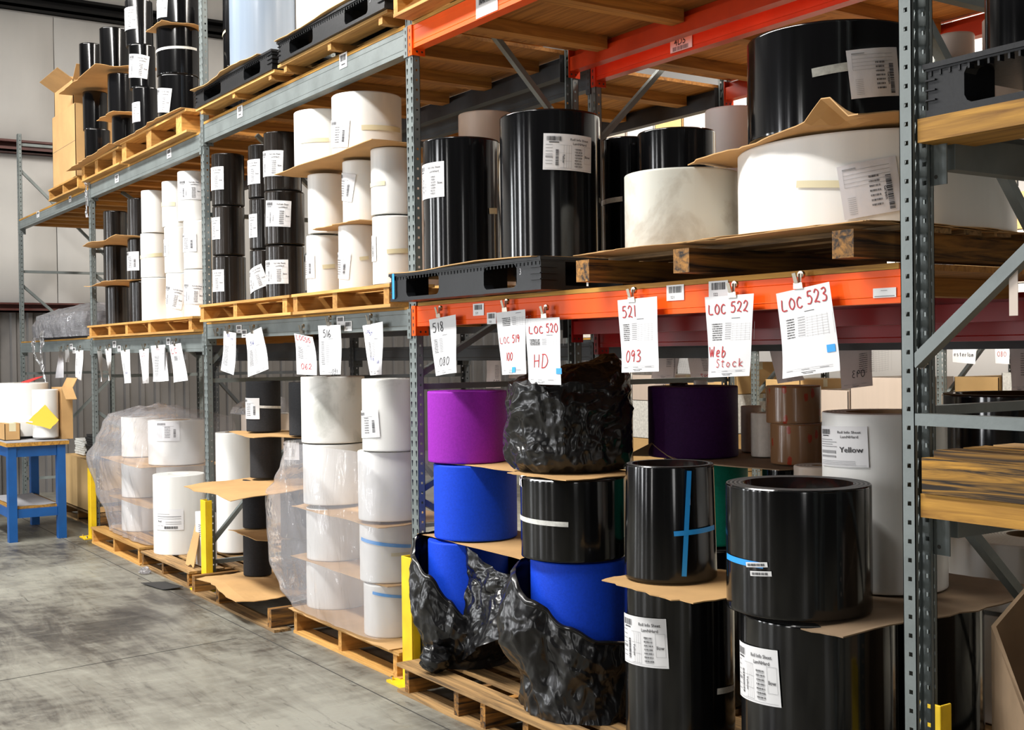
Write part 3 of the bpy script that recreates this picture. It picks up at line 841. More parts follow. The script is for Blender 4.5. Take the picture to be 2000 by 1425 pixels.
# ribbed metal siding below, in sheets
y = -6.8
while y < 9:
    g = G(); pts = []
    for r in range(6):
        b = y + r * .2
        pts += [(WX - .1, b), (WX - .1, b + .11), (WX - .06, b + .13), (WX - .06, b + .18), (WX - .1, b + .2)]
    vs = [(x, yy, z) for z in (0, 2.3) for x, yy in pts]
    n = len(pts)
    g.add(vs, [(i, i + 1, i + 1 + n, i + n) for i in range(n - 1)])
    g.build('siding_sheet', M['siding'], wall)
    y += 1.2
for nm, z, h, m in (('wall_girt', 2.28, .12, 'girt'), ('wall_girt', 4.27, .15, 'girt'), ('eave_beam', 6.07, .2, 'rafter')):
    g = G(); g.box(WX - .1, WX + .1, -12, 10.5, z, z + h * .18); g.box(WX - .1, WX - .06, -12, 10.5, z, z + h)
    g.box(WX - .1, WX + .1, -12, 10.5, z + h * .82, z + h); g.box(WX + .085, WX + .1, -12, 10.5, z, z + h * .4)
    g.build(nm, M[m], wall)
structure(G().box(-10.6, 9, 9.6, 9.7, 0, 8.2).build('wall_back', M['farwall']))

# ------------------------------------------------------------------ pallet racking
PIT = .0508


def post_mesh(h):
    """C channel: web 76 mm with pairs of teardrop slots, flanges 41 mm with square holes, small lips; web faces -Y, 0<=x<=.076, 0<=y<=.041"""
    g = G()
    Wd, Dp = .076, .041
    n = int(h / PIT)
    for k in range(n):
        z0, z1 = k * PIT, (k + 1) * PIT
        zc = (z0 + z1) / 2
        for s in (0, 1):
            x0, x1 = s * Wd / 2, (s + 1) * Wd / 2
            cx = (x0 + x1) / 2 + (.003 if s else -.003)
            xm = (x0 + x1) / 2
            hole = [(cx - .003, zc - .016), (cx + .003, zc - .016), (cx + .0045, zc - .002), (cx + .0075, zc + .008), (cx + .005, zc + .0155), (cx - .005, zc + .0155), (cx - .0075, zc + .008), (cx - .0045, zc - .002)]
            outer = [(x0, z0), (x1, z0), (x1, zc - .008), (x1, zc + .01), (x1, z1), (x0, z1), (x0, zc + .01), (x0, zc - .008)]
            vs = [(a, 0, b) for a, b in outer] + [(a, 0, b) for a, b in hole]
            g.add(vs, [(i, (i + 1) % 8, 8 + (i + 1) % 8, 8 + i) for i in range(8)])
        for x in (0, Wd):
            y0, y1, yc = 0, Dp, Dp * .55
            vs = [(x, y0, z0), (x, y1, z0), (x, y1, z1), (x, y0, z1)] + [(x, yc + a * .006, zc + b * .006) for a, b in ((-1, -1), (1, -1), (1, 1), (-1, 1))]
            fs = [(i, (i + 1) % 4, 4 + (i + 1) % 4, 4 + i) for i in range(4)]
            g.add(vs, fs if x else [f[::-1] for f in fs])
    H = n * PIT
    for x0, x1 in ((0, .012), (Wd - .012, Wd)):
        g.add([(x0, Dp, 0), (x1, Dp, 0), (x1, Dp, H), (x0, Dp, H)], [(0, 3, 2, 1)])
    return g


_post = {}


def post(parent, x, y, h, mat='steel', turn=0, z=0):
    """turn 0: web towards -Y; 180: web towards +Y; 90: web towards -X"""
    k = (round(h, 2), mat)
    if k not in _post:
        _post[k] = post_mesh(h).mesh('post', M[mat])
    o = put('post', _post[k], parent, (x, y, z), (0, 0, math.radians(turn)))
    sd = o.modifiers.new('sheet', 'SOLIDIFY'); sd.thickness = .0022; sd.offset = -1
    return o


def frame(label, x, y0, h, depth=1.067, mat='steel', braces=(), group=None, cat='rack frame'):
    """upright frame in a plane of constant x: front post, rear post, struts and diagonals (y,z)-(y,z)"""
    t = thing('upright_frame', label, cat, (x, y0, 0), group=group or 'rack upright frames')
    post(t, 0, 0, h, mat)
    post(t, .076, depth, h, mat, 180)
    for a, b in braces:
        g = G(); g.bar((.038, a[0], a[1]), (.038, b[0], b[1]), .03, .036, (1, 0, 0))
        g.build('brace', M[mat], t)
    for y in (.02, depth - .03):
        g = G(); g.box(-.03, .106, y - .06, y + .07, 0, .008); g.build('foot_plate', M[mat], t)
    return t


def zig(depth, zs, off=.03):
    """struts at each z and diagonals in turn between them"""
    r = []
    for i, z in enumerate(zs):
        r.append(((off, z), (depth - off, z)))
        if i + 1 < len(zs):
            a, b = zs[i] + .05, zs[i + 1] - .05
            r.append(((off, a), (depth - off, b)) if i % 2 else ((off, b), (depth - off, a)))
    return r


frame('tall grey upright between the second bay and the orange beamed bay', 0, 0, 4.75,
      braces=[((.03, .3), (1.03, .3)), ((.03, .95), (1.03, .36)), ((.03, 1.0), (1.03, 1.5)), ((.03, 1.54), (1.03, 1.54)), ((.03, 1.6), (1.03, 2.15)), ((.03, 2.8), (1.03, 2.8)), ((.45, 3.51), (1.03, 2.93)), ((.03, 4.1), (1.03, 4.1))])
frame('grey upright left of the second bay, rising past its upper pallets', -3.124, 0, 4.75,
      braces=[((.03, .195), (1.03, .195)), ((.03, .34), (.9, 1.3)), ((.03, 1.53), (1.03, 1.53)), ((.03, 1.65), (1.03, 2.7)), ((.03, 2.75), (1.03, 2.75)), ((.42, 3.37), (1.03, 2.85)), ((.5, 3.7), (.75, 4.7))])
frame('grey upright behind the blue table, third from the near end', -6.248, 0, 3.42,
      braces=[((.03, .3), (1.03, .3)), ((.03, 1.2), (1.03, .45)), ((.03, 1.53), (1.03, 1.53)), ((.03, 2.72), (1.03, 2.72)), ((.3, 3.3), (1.03, 2.85)), ((.03, 2.5), (1.03, 1.7))])
frame('grey upright at the far end by the white wall', -9.372, 0, 4.36,
      braces=[((.03, .3), (1.03, .3)), ((.03, .45), (1.03, 1.45)), ((.03, 1.53), (1.03, 1.53)), ((.03, 2.56), (1.03, 1.65)), ((.03, 2.72), (1.03, 2.72)), ((.03, 3.9), (1.03, 2.9)), ((.03, 4.2), (1.03, 4.2))])
frame('grey upright right behind the nearest post at the near end of the row', 3.124, 0, 4.75,
      braces=[((.03, .3), (1.03, .3)), ((.03, 1.33), (1.03, .45)), ((.03, 1.52), (1.03, 1.52)), ((.05, 2.71), (1.03, 1.62)), ((.03, 2.80), (1.03, 2.80)), ((.05, 2.72), (.9, 2.0)) if False else ((.03, 3.0), (1.03, 4.0)), ((.03, 4.1), (1.03, 4.1))])
# second row, back to back with the first
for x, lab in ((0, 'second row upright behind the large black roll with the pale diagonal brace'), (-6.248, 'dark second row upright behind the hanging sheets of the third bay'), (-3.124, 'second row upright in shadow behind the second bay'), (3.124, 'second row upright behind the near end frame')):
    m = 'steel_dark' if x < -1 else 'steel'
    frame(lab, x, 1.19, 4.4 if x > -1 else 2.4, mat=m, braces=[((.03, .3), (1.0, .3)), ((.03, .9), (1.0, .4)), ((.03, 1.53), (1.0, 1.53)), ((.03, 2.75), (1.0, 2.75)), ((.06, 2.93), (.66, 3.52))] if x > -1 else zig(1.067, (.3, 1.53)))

# beams --------------------------------------------------------------------------------------------


def beam(label, x0, x1, y, z0, z1, mat, face=-1, plate_mat=None, group=None, tall=None):
    """step beam between posts with its slotted end connectors; face -1 front (towards the aisle), +1 rear"""
    t = thing('rack_beam', label, 'rack beam', ((x0 + x1) / 2, y, z0), group=group or 'rack beams')
    h = z1 - z0; L = (x1 - x0) / 2
    d = .062
    s = -face
    prof = [(0, 0), (s * d, 0), (s * d, h * .68), (s * d * .5, h * .68), (s * d * .5, h), (0, h), (0, h * .8), (-s * .0018, h * .79), (0, h * .77), (0, h * .22), (-s * .0018, h * .2), (0, h * .18)]
    if s < 0:
        prof = prof[::-1]
    g = G(); g.extrude_x(prof, -L + .004, L - .004); g.build('beam_body', M[mat], t)
    pm = plate_mat or mat
    H = tall or .155
    for e in (-1, 1):
        xe = e * L
        g = G()
        # plate lapping the post face, with slots, and a leg along the side of the post
        x_a, x_b = sorted((xe + e * .036, xe - e * .004))
        yf = face * .004
        ya, yb = sorted((yf, yf + face * .004))
        zb = h - H + .004
        g.box(x_a, x_b, ya, yb, zb, h + .004)
        xa, xb = sorted((xe - e * .004, xe))
        ya2, yb2 = sorted((yf, s * .07))
        g.box(xa, xb, ya2, yb2, zb, h + .004)
        c = g.build('end_connector', M[pm], t)
        g = G()
        for k in range(4):
            zc = zb + .02 + k * .036
            xc = xe + e * .018
            yy = yf + face * .0045
            g.add([(xc - .004, yy, zc - .009), (xc + .004, yy, zc - .009), (xc + .006, yy, zc + .006), (xc, yy, zc + .011), (xc - .006, yy, zc + .006)], [(0, 1, 2, 3, 4)])
        for yy in (.022, .052):
            xx = xe - e * .0045
            zc = zb + .02
            g.add([(xx, s * yy + .006 * math.cos(a * PI / 4), zc + .006 * math.sin(a * PI / 4)) for a in range(8)], [tuple(range(8))])
        g.build('connector_slot', M['joint'], c)
    return t


E1, E2 = .078, 3.122
beams = {}
beams['C'] = beam('bright orange front shelf beam with hanging sheets 518 to 523', E1, E2, 0, 1.852, 1.955, 'orange')
beams['C2'] = beam('orange upper front beam at the top centre with a barcode sign', E1, E2, 0, 3.283, 3.40, 'orange')
beam('dark red rear beam of the orange bay, shelf level', E1, E2, 1.067, 1.808, 1.915, 'red', 1)
beam('red orange rear upper beam over the large black roll', E1, E2, 1.067, 3.285, 3.40, 'redorange', 1)
beams['B'] = beam('grey shelf beam of the second bay with sheets 515 to 517', E1 - 3.124, E2 - 3.124, 0, 1.836, 1.941, 'steel')
beams['B2'] = beam('grey upper beam of the second bay under the black plastic pallets', E1 - 3.124, E2 - 3.124, 0, 3.27, 3.40, 'steel')
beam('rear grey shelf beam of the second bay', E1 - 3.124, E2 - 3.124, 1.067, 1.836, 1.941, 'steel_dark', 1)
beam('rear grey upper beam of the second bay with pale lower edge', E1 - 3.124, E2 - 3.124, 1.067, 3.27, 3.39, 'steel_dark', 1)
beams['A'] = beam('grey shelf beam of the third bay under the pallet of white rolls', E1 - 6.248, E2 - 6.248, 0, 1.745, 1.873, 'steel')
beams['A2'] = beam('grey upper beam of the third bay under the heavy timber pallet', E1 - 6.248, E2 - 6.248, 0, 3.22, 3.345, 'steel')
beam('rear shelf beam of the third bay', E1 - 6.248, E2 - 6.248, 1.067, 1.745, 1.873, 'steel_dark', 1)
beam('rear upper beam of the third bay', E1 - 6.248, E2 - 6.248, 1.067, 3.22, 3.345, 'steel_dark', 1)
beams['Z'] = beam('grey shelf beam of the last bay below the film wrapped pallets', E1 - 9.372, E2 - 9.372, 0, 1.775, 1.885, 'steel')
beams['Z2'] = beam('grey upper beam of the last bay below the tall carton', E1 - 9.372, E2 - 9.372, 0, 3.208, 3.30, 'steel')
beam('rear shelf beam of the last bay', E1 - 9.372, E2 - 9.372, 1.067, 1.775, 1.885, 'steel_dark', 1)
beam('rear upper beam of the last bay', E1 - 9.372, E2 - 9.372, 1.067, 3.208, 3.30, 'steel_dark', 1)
# second row
beam('glossy dark red front beam of the second row behind the orange bay', E1, E2, 1.19, 1.735, 1.845, 'red')
beams['R2'] = beam('red upper beam of the second row with a barcode sign', E1, E2, 1.19, 3.255, 3.37, 'redorange')
beam('dark rear beam of the second row behind the orange bay', E1, E2, 2.257, 1.70, 1.80, 'steel_dark', 1)
beam('red rear upper beam of the second row', E1, E2, 2.257, 3.25, 3.36, 'redorange', 1)
for k in (1, 2):
    dx = -3.124 * k
    beam('dark front shelf beam of the second row, bay %s' % ('two', 'three')[k - 1], E1 + dx, E2 + dx, 1.19, 1.66, 1.76, 'steel_dark')
    beam('dark rear shelf beam of the second row, bay %s' % ('two', 'three')[k - 1], E1 + dx, E2 + dx, 2.257, 1.66, 1.76, 'steel_dark', 1)

# small stickers on the beams
for i, (bk, txt, x0, x1, z0, z1) in enumerate(TAGS):
    b = beams[bk]
    ox, oz = b.location.x, b.location.z
    g = G(); g.box(x0 - ox, x1 - ox, -.0032, -.0015 if bk != 'C2' else .0, z0 - oz, z1 - oz)
    s = g.build('beam_label', M['sticker'], b)
    p = P2(); w, h = x1 - x0, z1 - z0
    if txt == 'g':
        p.rect(.006, .003, w - .012, .003); p.rect(.03, h - .009, .025, .002)
        p.lay('printing', M['ink_grey'], s, lambda u, v: (x0 - ox + u, -.0037, z0 - oz + v))
    else:
        p.bars(w * .14, h * .48, w * .72, h * .42, i)
        if txt == '80':
            p.text('80', w * .2, -h * .02 + h * .55, h * .4, .01)
        elif txt:
            p.text(txt, w * .24, h * .12, h * .26)
        else:
            p.rect(w * .25, h * .2, w * .5, h * .1)
        p.lay('printing', M['ink'], s, lambda u, v: (x0 - ox + u, -.0037, z0 - oz + v))
b = beams['R2']
g = G(); g.box(.723 - b.location.x, .89 - b.location.x, -.006, -.003, 3.27 - b.location.z, 3.345 - b.location.z); s = g.build('beam_label', M['paper_shade'], b)
p = P2(); p.text('4D5', .03, .032, .052, .012); p.bars(.02, .004, .12, .022, 5)
p.lay('printing', M['ink'], s, lambda u, v: (.723 - b.location.x + u, -.0065, 3.27 - b.location.z + v))


# shelf decks --------------------------------------------------------------------------------------
def deck(label, x0, x1, z, y0=.0, y1=1.067, joists=5, edge='edge_wood', t=.02, sheets=2, jh=.09):
    """plywood sheets on the beams with joists hung under them between the beams"""
    d = thing('plywood_deck', label, 'shelf deck', ((x0 + x1) / 2, 0, z), group='plywood shelf decks')
    L = x1 - x0
    for i in range(sheets):
        g = G(); g.box(-L / 2 + L * i / sheets + .002, -L / 2 + L * (i + 1) / sheets - .002, y0 + .004, y1 - .004, 0, t)
        g.build('plywood_sheet', M['ply'], d)
    for i in range(joists):
        x = -L / 2 + L * (i + .5) / joists
        g = G(); g.box(x - .045, x + .045, y0 + .068, y1 - .068, -jh * .72, -.001); g.build('joist', M['joist'], d)
    g = G(); g.box(-L / 2, L / 2, y0 - .001, y0 + .0035, 0.001, t - .001); g.build('front_edge', M[edge], d)
    return d


deck('wooden shelf deck on the orange beam under the black plastic pallet', E1 + .02, E2 - .02, 1.956, joists=5)
deck('plywood deck over the orange bay, seen from below', E1, E2, 3.402, joists=5)
deck('wooden shelf deck on the second bay beam', E1 - 3.124, E2 - 3.124, 1.942, joists=5, t=.014)
deck('plywood deck over the second bay, seen from below', E1 - 3.124, E2 - 3.124, 3.402, joists=6)
deck('wooden shelf deck on the third bay beam', E1 - 6.248, E2 - 6.248, 1.874, joists=5, t=.016)
deck('plywood deck over the third bay, seen from below', E1 - 6.248, E2 - 6.248, 3.347, joists=8)
deck('wooden shelf deck on the last bay beam', E1 - 9.372, E2 - 9.372, 1.886, joists=5, t=.016)
deck('plywood deck of the last bay under the tall carton', E1 - 9.372, E2 - 9.372, 3.302, joists=8)
for k, lab in enumerate(('orange wood deck of the second row behind the red beam', )):
    deck(lab, E1, E2, 3.372, 1.19, 2.257, joists=5, t=.02)
    deck('second row deck at shelf level behind the orange bay', E1, E2, 1.847, 1.19, 2.257, joists=4)
deck('second row upper deck behind the second bay', E1 - 3.124, E2 - 3.124, 3.34, 1.19, 2.257, joists=5)
beam('dark upper beam of the second row behind the second bay', E1 - 3.124, E2 - 3.124, 1.19, 3.22, 3.338, 'steel_dark')
beam('dark upper rear beam of the second row behind the second bay', E1 - 3.124, E2 - 3.124, 2.257, 3.22, 3.338, 'steel_dark', 1)
frame('far second row upright behind the second bay', -3.124 - .002, 2.5, 3.6, mat='steel_dark', braces=[]) if False else None

# rack that crosses in front of the near end: its web faces -X, its beams run along Y
t = thing('upright_frame', 'nearest light grey upright in front with braces running to the right edge', 'rack frame', (3.4, -.295, 0))
post(t, 0, 0, 3.9, 'steel', -90)
post(t, 1.067, -.076, 3.9, 'steel', 90)
for a, b in (((.034, 1.672), (.99, 2.46)), ((.03, 1.522), (1.03, 1.522)), ((.03, .25), (1.03, .25)), ((.05, .35), (1.0, 1.3)), ((.03, 2.75), (1.03, 2.75)), ((.034, 3.7), (.99, 2.8))):
    g = G(); g.bar((a[0], -.058, a[1]), (b[0], -.058, b[1]), .032, .034, (0, 1, 0)); g.build('brace', M['steel'], t)
g = G(); g.box(.315, .339, -.062, -.0605, 1.79, 1.93); g.build('tape_strip', M['cream'], t)
tie = G()
r = random.Random(3)
for k in range(9):
    a0 = r.uniform(0, 6)
    tie.tube([(.02 + .022 * math.cos(a0 + i * .8), -.03 + .03 * math.sin(a0 + i * .7), 1.665 + .012 * math.sin(i * 1.7 + k) + k * .003) for i in range(7)], .0022, 5)
tie.build('twine', M['cream'], t)


def cross_beam(label, x, z0, z1, mirror=False):
    t = thing('rack_beam', label, 'rack beam', (x, -.29, z0))
    h = z1 - z0
    g = G(); g.box(.004, .05, .03, 2.7, 0, h * .8); g.box(.004, .03, .03, 2.7, h * .8, h); g.build('beam_body', M['steel_dark'] if mirror else M['steel'], t)
    g = G(); g.box(-.04, .045, -.0, .004, h - .152, h + .002); g.box(-.06, -.044, -.07, .0, h - .152, h) if mirror else None
    c = g.build('end_connector', M['steel'], t)
    g = G()
    for zz in (h - .022, h - .13):
        g.add([(.012 + .006 * math.cos(a * PI / 4), -.0008, zz + .006 * math.sin(a * PI / 4)) for a in range(8)], [tuple(range(8))])
    g.build('connector_slot', M['joint'], c)
    return t


cross_beam('grey crossing beam with a bolted plate at the right, upper level', 3.443, 2.19, 2.302)
cross_beam('grey crossing beam with a bolted plate at the right, lower level', 3.443, 1.20, 1.305)
cross_beam('second crossing beam out to the right, upper level', 4.40, 2.19, 2.302, True)
cross_beam('second crossing beam out to the right, lower level', 4.40, 1.20, 1.305, True)
for z, lab in ((2.303, 'orange stained deck boards of the crossing rack, upper level'), (1.306, 'orange stained deck boards of the crossing rack, lower level')):
    d = thing('board_deck', lab, 'shelf deck', (3.95, -.36, z))
    for k in range(9):
        g = G(); g.box(-.5, .47, k * .2 + (.09 if k else 0), k * .2 + .185, 0 if k else -.045, .018); g.build('deck_board', M['old_x'] if k else M['edge_wood'], d)


# ------------------------------------------------------------------ rolls of sheet
ENDS = {'black': 'end_dark', 'blackmatt': 'end_dark', 'blackfoam': 'blackfoam', 'purple': 'purple', 'blue': 'blue', 'green': 'green', 'violet': 'violet', 'brownwrap': 'paper'}
ROLL = {}
_seen_group = {}


def roll_mesh(R, h, core, seed, taper=0, n=112):
    """a wound sheet: outer wall with the step of the sheet's free end, ring of layers on top, open core"""
    r = random.Random(seed)
    a0 = r.uniform(1.0, 2.6)          # the free end of the sheet, round the back or the side
    step = .0035
    ph = [r.uniform(0, 6.28) for _ in range(4)]
    Ri = R * core

    def rad(k, z):
        f = k / n
        wob = .0035 * R * (math.sin(3 * 2 * PI * f + ph[0]) + .7 * math.sin(7 * 2 * PI * f + ph[1]))
        return R - taper * z + wob - step * f
    g = G()
    prof = [(0, 0), (0, .004), (0, .012), (0, h - .010), (0, h - .004), (-.003, h), ('i', h), ('i', 0)]
    vs = []
    ang = [a0 + 2 * PI * k / n for k in range(n + 1)]
    for k, a in enumerate(ang):
        for d, z in prof:
            rr = (Ri * (1 + .01 * math.sin(2 * a + ph[2]))) if d == 'i' else rad(k, z / h) + d
            if d == 0 and z == 0:
                rr -= .002
            vs.append((rr * math.cos(a), rr * math.sin(a), z))
    m = len(prof)
    fs = []; mi = []
    for k in range(n):
        for j in range(m):
            fs.append((k * m + j, (k + 1) * m + j, (k + 1) * m + (j + 1) % m, k * m + (j + 1) % m))
            mi.append((0, 0, 0, 0, 0, 1, 2, 1)[j])
    g.v = vs; g.f = fs; g.m = mi
    # wall closing the step of the free end
    b = len(g.v)
    g.add([vs[0], vs[4], vs[n * m + 4], vs[n * m]], [(0, 1, 2, 3)], 0)
    return g


def plain_roll(key, label, group, X, Y, R, z0, z1, mat, core):
    h = z1 - z0
    taper = {'B1': .010, 'bluelow1': -.0, }.get(key, 0)
    g = roll_mesh(R, h, core, key, taper)
    end = ENDS.get(mat, 'end_light')
    me = g.mesh('roll', [M[mat], M[end], M[mat] if mat not in ('white', 'cream') else M['core']])
    flags = [abs(p.normal.z) < .5 for p in me.polygons]
    me.polygons.foreach_set('use_smooth', flags)
    nm = 'foam_roll' if 'foam' in label else 'plastic_roll'
    lean = {'u2t': (0, -.035), 'u2m': (0, -.035), 'u2b': (0, -.03)}.get(key, (0, 0))
    o = put(nm, me, None, (X, Y, z0), (lean[0], lean[1], 0))
    tag(o, label, 'roll', group or None)
    o['key_r'] = R
    del o['key_r']
    ROLL[key] = (o, R, z0)
    return o


for row in ROLLS:
    plain_roll(*row)


def on_roll(R, phi, z, off):
    """surface map of a roll: u metres round to the right as seen from outside, v metres up"""
    def fn(u, v):
        a = phi + u / R
        return ((R + off) * math.cos(a), (R + off) * math.sin(a), z + v)
    return fn


def turned(fn, rot):
    c, s = math.cos(rot), math.sin(rot)
    return lambda u, v: fn(u * c - v * s, u * s + v * c)


def patch(name, mat, parent, fn, w, h, nu=10, nv=2):
    g = G()
    vs = [fn(-w / 2 + w * i / nu, -h / 2 + h * j / nv) for j in range(nv + 1) for i in range(nu + 1)]
    g.add(vs, [(j * (nu + 1) + i, j * (nu + 1) + i + 1, (j + 1) * (nu + 1) + i + 1, (j + 1) * (nu + 1) + i) for j in range(nv) for i in range(nu)])
    return g.build(name, mat, parent, smooth=True)


def sheet_print(w, h, style, seed):
    """roll info sheet: barcodes, heading, ruled boxes"""
    a, b = P2(), P2()
    W, H = .215, .16
    a.bars(-.095, .048, .06, .02, seed)
    a.rect(-.085, .040, .04, .004)
    a.text('Roll Info Sheet', .0, .052, .0145, .012); a.text('LamNHard', .012, .034, .0145, .012)
    for k in range(7 if style != 'y' else 0):
        a.bars(.022, .012 - k * .0125, .035, .0055, seed + k); b.rect(.024, .0085 - k * .0125, .03, .0016)
    if style == 'y':
        a.text('Yellow', .008, -.022, .03, .015)
        for k in range(4):
            b.rect(-.095, .025 - k * .009, .07 + .02 * (k % 2), .003)
        b.rect(-.095, -.028, .085, .012); b.rect(-.095, -.044, .085, .008)
        for k in range(3):
            b.rect(-.095, -.058 - k * .006, .16, .0016)
    else:
        a.text('Yellow', -.03, -.01, .014, .012, -PI / 2)
        a.bars(-.058, -.06, .012, .07, seed + 9, True)
        for x in (-.025, -.014, -.004, .006):
            b.rect(x, -.07, .0009, .1)
        for z in (-.07, -.04, -.005, .03):
            b.rect(-.04, z, .048, .0009)
        for k in range(7):
            b.rect(-.098, .03 - k * .014, .028, .0022 if k != 4 else .008)
        b.rect(.066, -.045, .0009, .075); b.rect(.1, -.045, .0009, .075); b.rect(.066, .03, .035, .0009); b.rect(.066, -.045, .035, .0009)
        a.text('llow' if style == 'a' else 'W', .069, -.02, .016, .012)
    b.rect(-.1, -.074, .2, .0009)
    if style in 'wf':
        a, b = P2(), P2()
        a.bars(-.09, .05, .08, .018, seed); 
        for k in range(7):
            a.bars(-.02, .03 - k * .014, .05, .007, seed + k)
        for x in (-.09, -.075, -.062, -.05):
            b.rect(x, -.06, .001, .095)
        a.bars(.055, -.05, .02, .07, seed + 3, True)
        b.rect(-.04, .04, .1, .002)
        if style == 'f':
            a = P2(); b = P2()
            a.bars(-.03, -.07, .1, .02, seed); b.rect(-.09, .04, .1, .003); b.rect(-.09, .02, .18, .006); b.rect(-.09, .005, .18, .003)
            a.text('Red', -.085, -.02, .02, .012); b.rect(-.02, -.02, .11, .004); b.rect(-.02, -.035, .11, .004); b.rect(-.09, -.05, .05, .004)
    if style == 'c':
        a, b = P2(), P2()
        for k in range(7):
            a.bars(-.0, .03 - k * .014, .04, .006, seed + k)
        for k in range(5):
            b.rect(-.09, .06 - k * .012, .17, .001)
        b.rect(-.09, .012, .001, .05)
        for k in range(9):
            b.rect(-.085, -.02 - k * .006, .03, .0012)
        a.text('Green', .05, .0, .016, .012, -PI / 2); a.bars(.06, -.07, .02, .1, seed + 4, True)
        b.rect(-.09, .064, .05, .004)
    sx, sy = w / W, h / H
    for q in (a, b):
        q.v = [(max(-w / 2 + .002, min(w / 2 - .002, x * sx)), y * sy) for x, y in q.v]
    return a, b


for i, (k, phi, z, w, h, st, rot) in enumerate(LABELS):
    o, R, z0 = ROLL[k]
    if w < .175:                       # the rest of the sheet reaches round the side
        phi -= (.19 - w) / 2 / R * .8
        w = .19
    fn = turned(on_roll(R, phi, z - z0, .0035), math.radians(-rot))
    s = patch('info_sheet', M['sleeve'] if st == 'c' else M['paper'], o, fn, w, h)
    fn2 = turned(on_roll(R, phi, z - z0, .0052), math.radians(-rot))
    a, b = sheet_print(w, h, st, i)
    a.lay('black_printing', M['ink'], s, fn2); b.lay('grey_printing', M['ink_grey'], s, fn2)
TM = {'white': 'white_tape', 'clear': 'clear_tape'}
for k, p0, za, p1, zb, w, m in TAPES:
    o, R, z0 = ROLL[k]
    if k == 'B1':
        R -= .010 * ((za + zb) / 2 - z0) / .43 - .004
    L = R * (p1 - p0); H = zb - za
    d = math.hypot(L, H)
    if abs(L) < .02:
        taper = .010 if k == 'B1' else 0
        g = G(); n = 8; vs = []
        for i in range(n + 1):
            f = i / n
            rr = ROLL[k][1] - taper * (za + H * f - z0) / .432 + (.0035 if m != 'sticker' else .0052)
            for s_ in (-1, 1):
                a_ = p0 + (p1 - p0) * f + s_ * w / 2 / R
                vs.append((rr * math.cos(a_), rr * math.sin(a_), za + H * f - z0))
        g.add(vs, [(2 * i, 2 * i + 1, 2 * i + 3, 2 * i + 2) for i in range(n)])
        tp = g.build('tape_strip' if m != 'sticker' else 'barcode_sticker', M[TM.get(m, m)], o)
        if m == 'sticker':
            q = P2(); q.bars(-.004, -.03, .008, .06, 3, True)
            q.lay('black_printing', M['ink'], tp, lambda u, v: on_roll(R, p0, (za + zb) / 2 - z0, .0028)(u, v))
        continue
    fn = turned(on_roll(R, (p0 + p1) / 2, (za + zb) / 2 - z0, .0024 if m != 'sticker' else .0045), math.atan2(H, L))
    tp = patch('tape_strip' if m != 'sticker' else 'barcode_sticker', M[TM.get(m, m)], o, fn, d, w, 12, 1)
    if m == 'sticker':
        q = P2(); q.bars(-d * .42, -w * .25, d * .8, w * .5, 3)
        q.lay('black_printing', M['ink'], tp, turned(on_roll(R, (p0 + p1) / 2, (za + zb) / 2 - z0, .006), math.atan2(H, L)))
# sheet of the dark roll behind: its free end stands out diagonally; folded barcode label on the wide black roll
o, R, z0 = ROLL['mid']
g = G()
a = math.radians(-122)
vs = []
for i, (rr, zz) in enumerate(((R - .055, .349), (R - .02, .352), (R - .002, .351), (R + .004, .335), (R + .004, .305))):
    for s_ in (-1, 1):
        b_ = a + s_ * .19 + i * .02
        vs.append((rr * math.cos(b_), rr * math.sin(b_), zz))
g.add(vs, [(2 * i, 2 * i + 1, 2 * i + 3, 2 * i + 2) for i in range(4)])
lb = g.build('folded_label', M['paper'], o)

# ------------------------------------------------------------------ pallets
_bm = {}


def slab(name, dims, mat, parent, loc, rot=(0, 0, 0)):
    """a board or block: shared box mesh, origin at its centre"""
    k = (name, tuple(round(d, 3) for d in dims), mat)
    if k not in _bm:
        x, y, z = (d / 2 for d in dims)
        g = G(); g.box(-x, x, -y, y, -z, z)
        _bm[k] = g.mesh(name, M[mat])
    return put(name, _bm[k], parent, loc, rot)


def pallet(label, x0, x1, y0, z0, h=.13, depth=1.1, old=False, stringers=(0, .5, 1), tops=7, first=0, bottoms=3, rot=0, group=None, sw=.042, jit=.004):
    """stringer pallet: stringers run in depth, boards run across"""
    L = x1 - x0
    t = thing('wooden_pallet', label, 'pallet', (x0, y0, z0), (0, 0, rot), group or 'wooden pallets')
    mx, my = ('old_x', 'old_y') if old else ('pine_x', 'pine_y')
    r = random.Random(label)
    bt = .017
    for f in stringers:
        slab('stringer', (sw, depth - .02, h - 2 * bt - .001), my, t, (sw / 2 + f * (L - sw), depth / 2, h / 2), (0, 0, r.uniform(-1, 1) * jit))
    n = tops
    for i in range(first, n):
        w = .13 if i in (0, n - 1) else .095
        y = (w / 2 if i == 0 else depth - w / 2 if i == n - 1 else .065 + (depth - .13) * i / (n - 1))
        slab('deck_board', (L, w, bt), mx, t, (L / 2, y, h - bt / 2), (0, r.uniform(-1, 1) * jit * .3, r.uniform(-1, 1) * jit))
    for i in range(bottoms):
        y = .06 + (depth - .12) * i / max(1, bottoms - 1)
        slab('bottom_board', (L, .11, bt), mx, t, (L / 2, y, bt / 2), (0, 0, r.uniform(-1, 1) * jit))
    return t


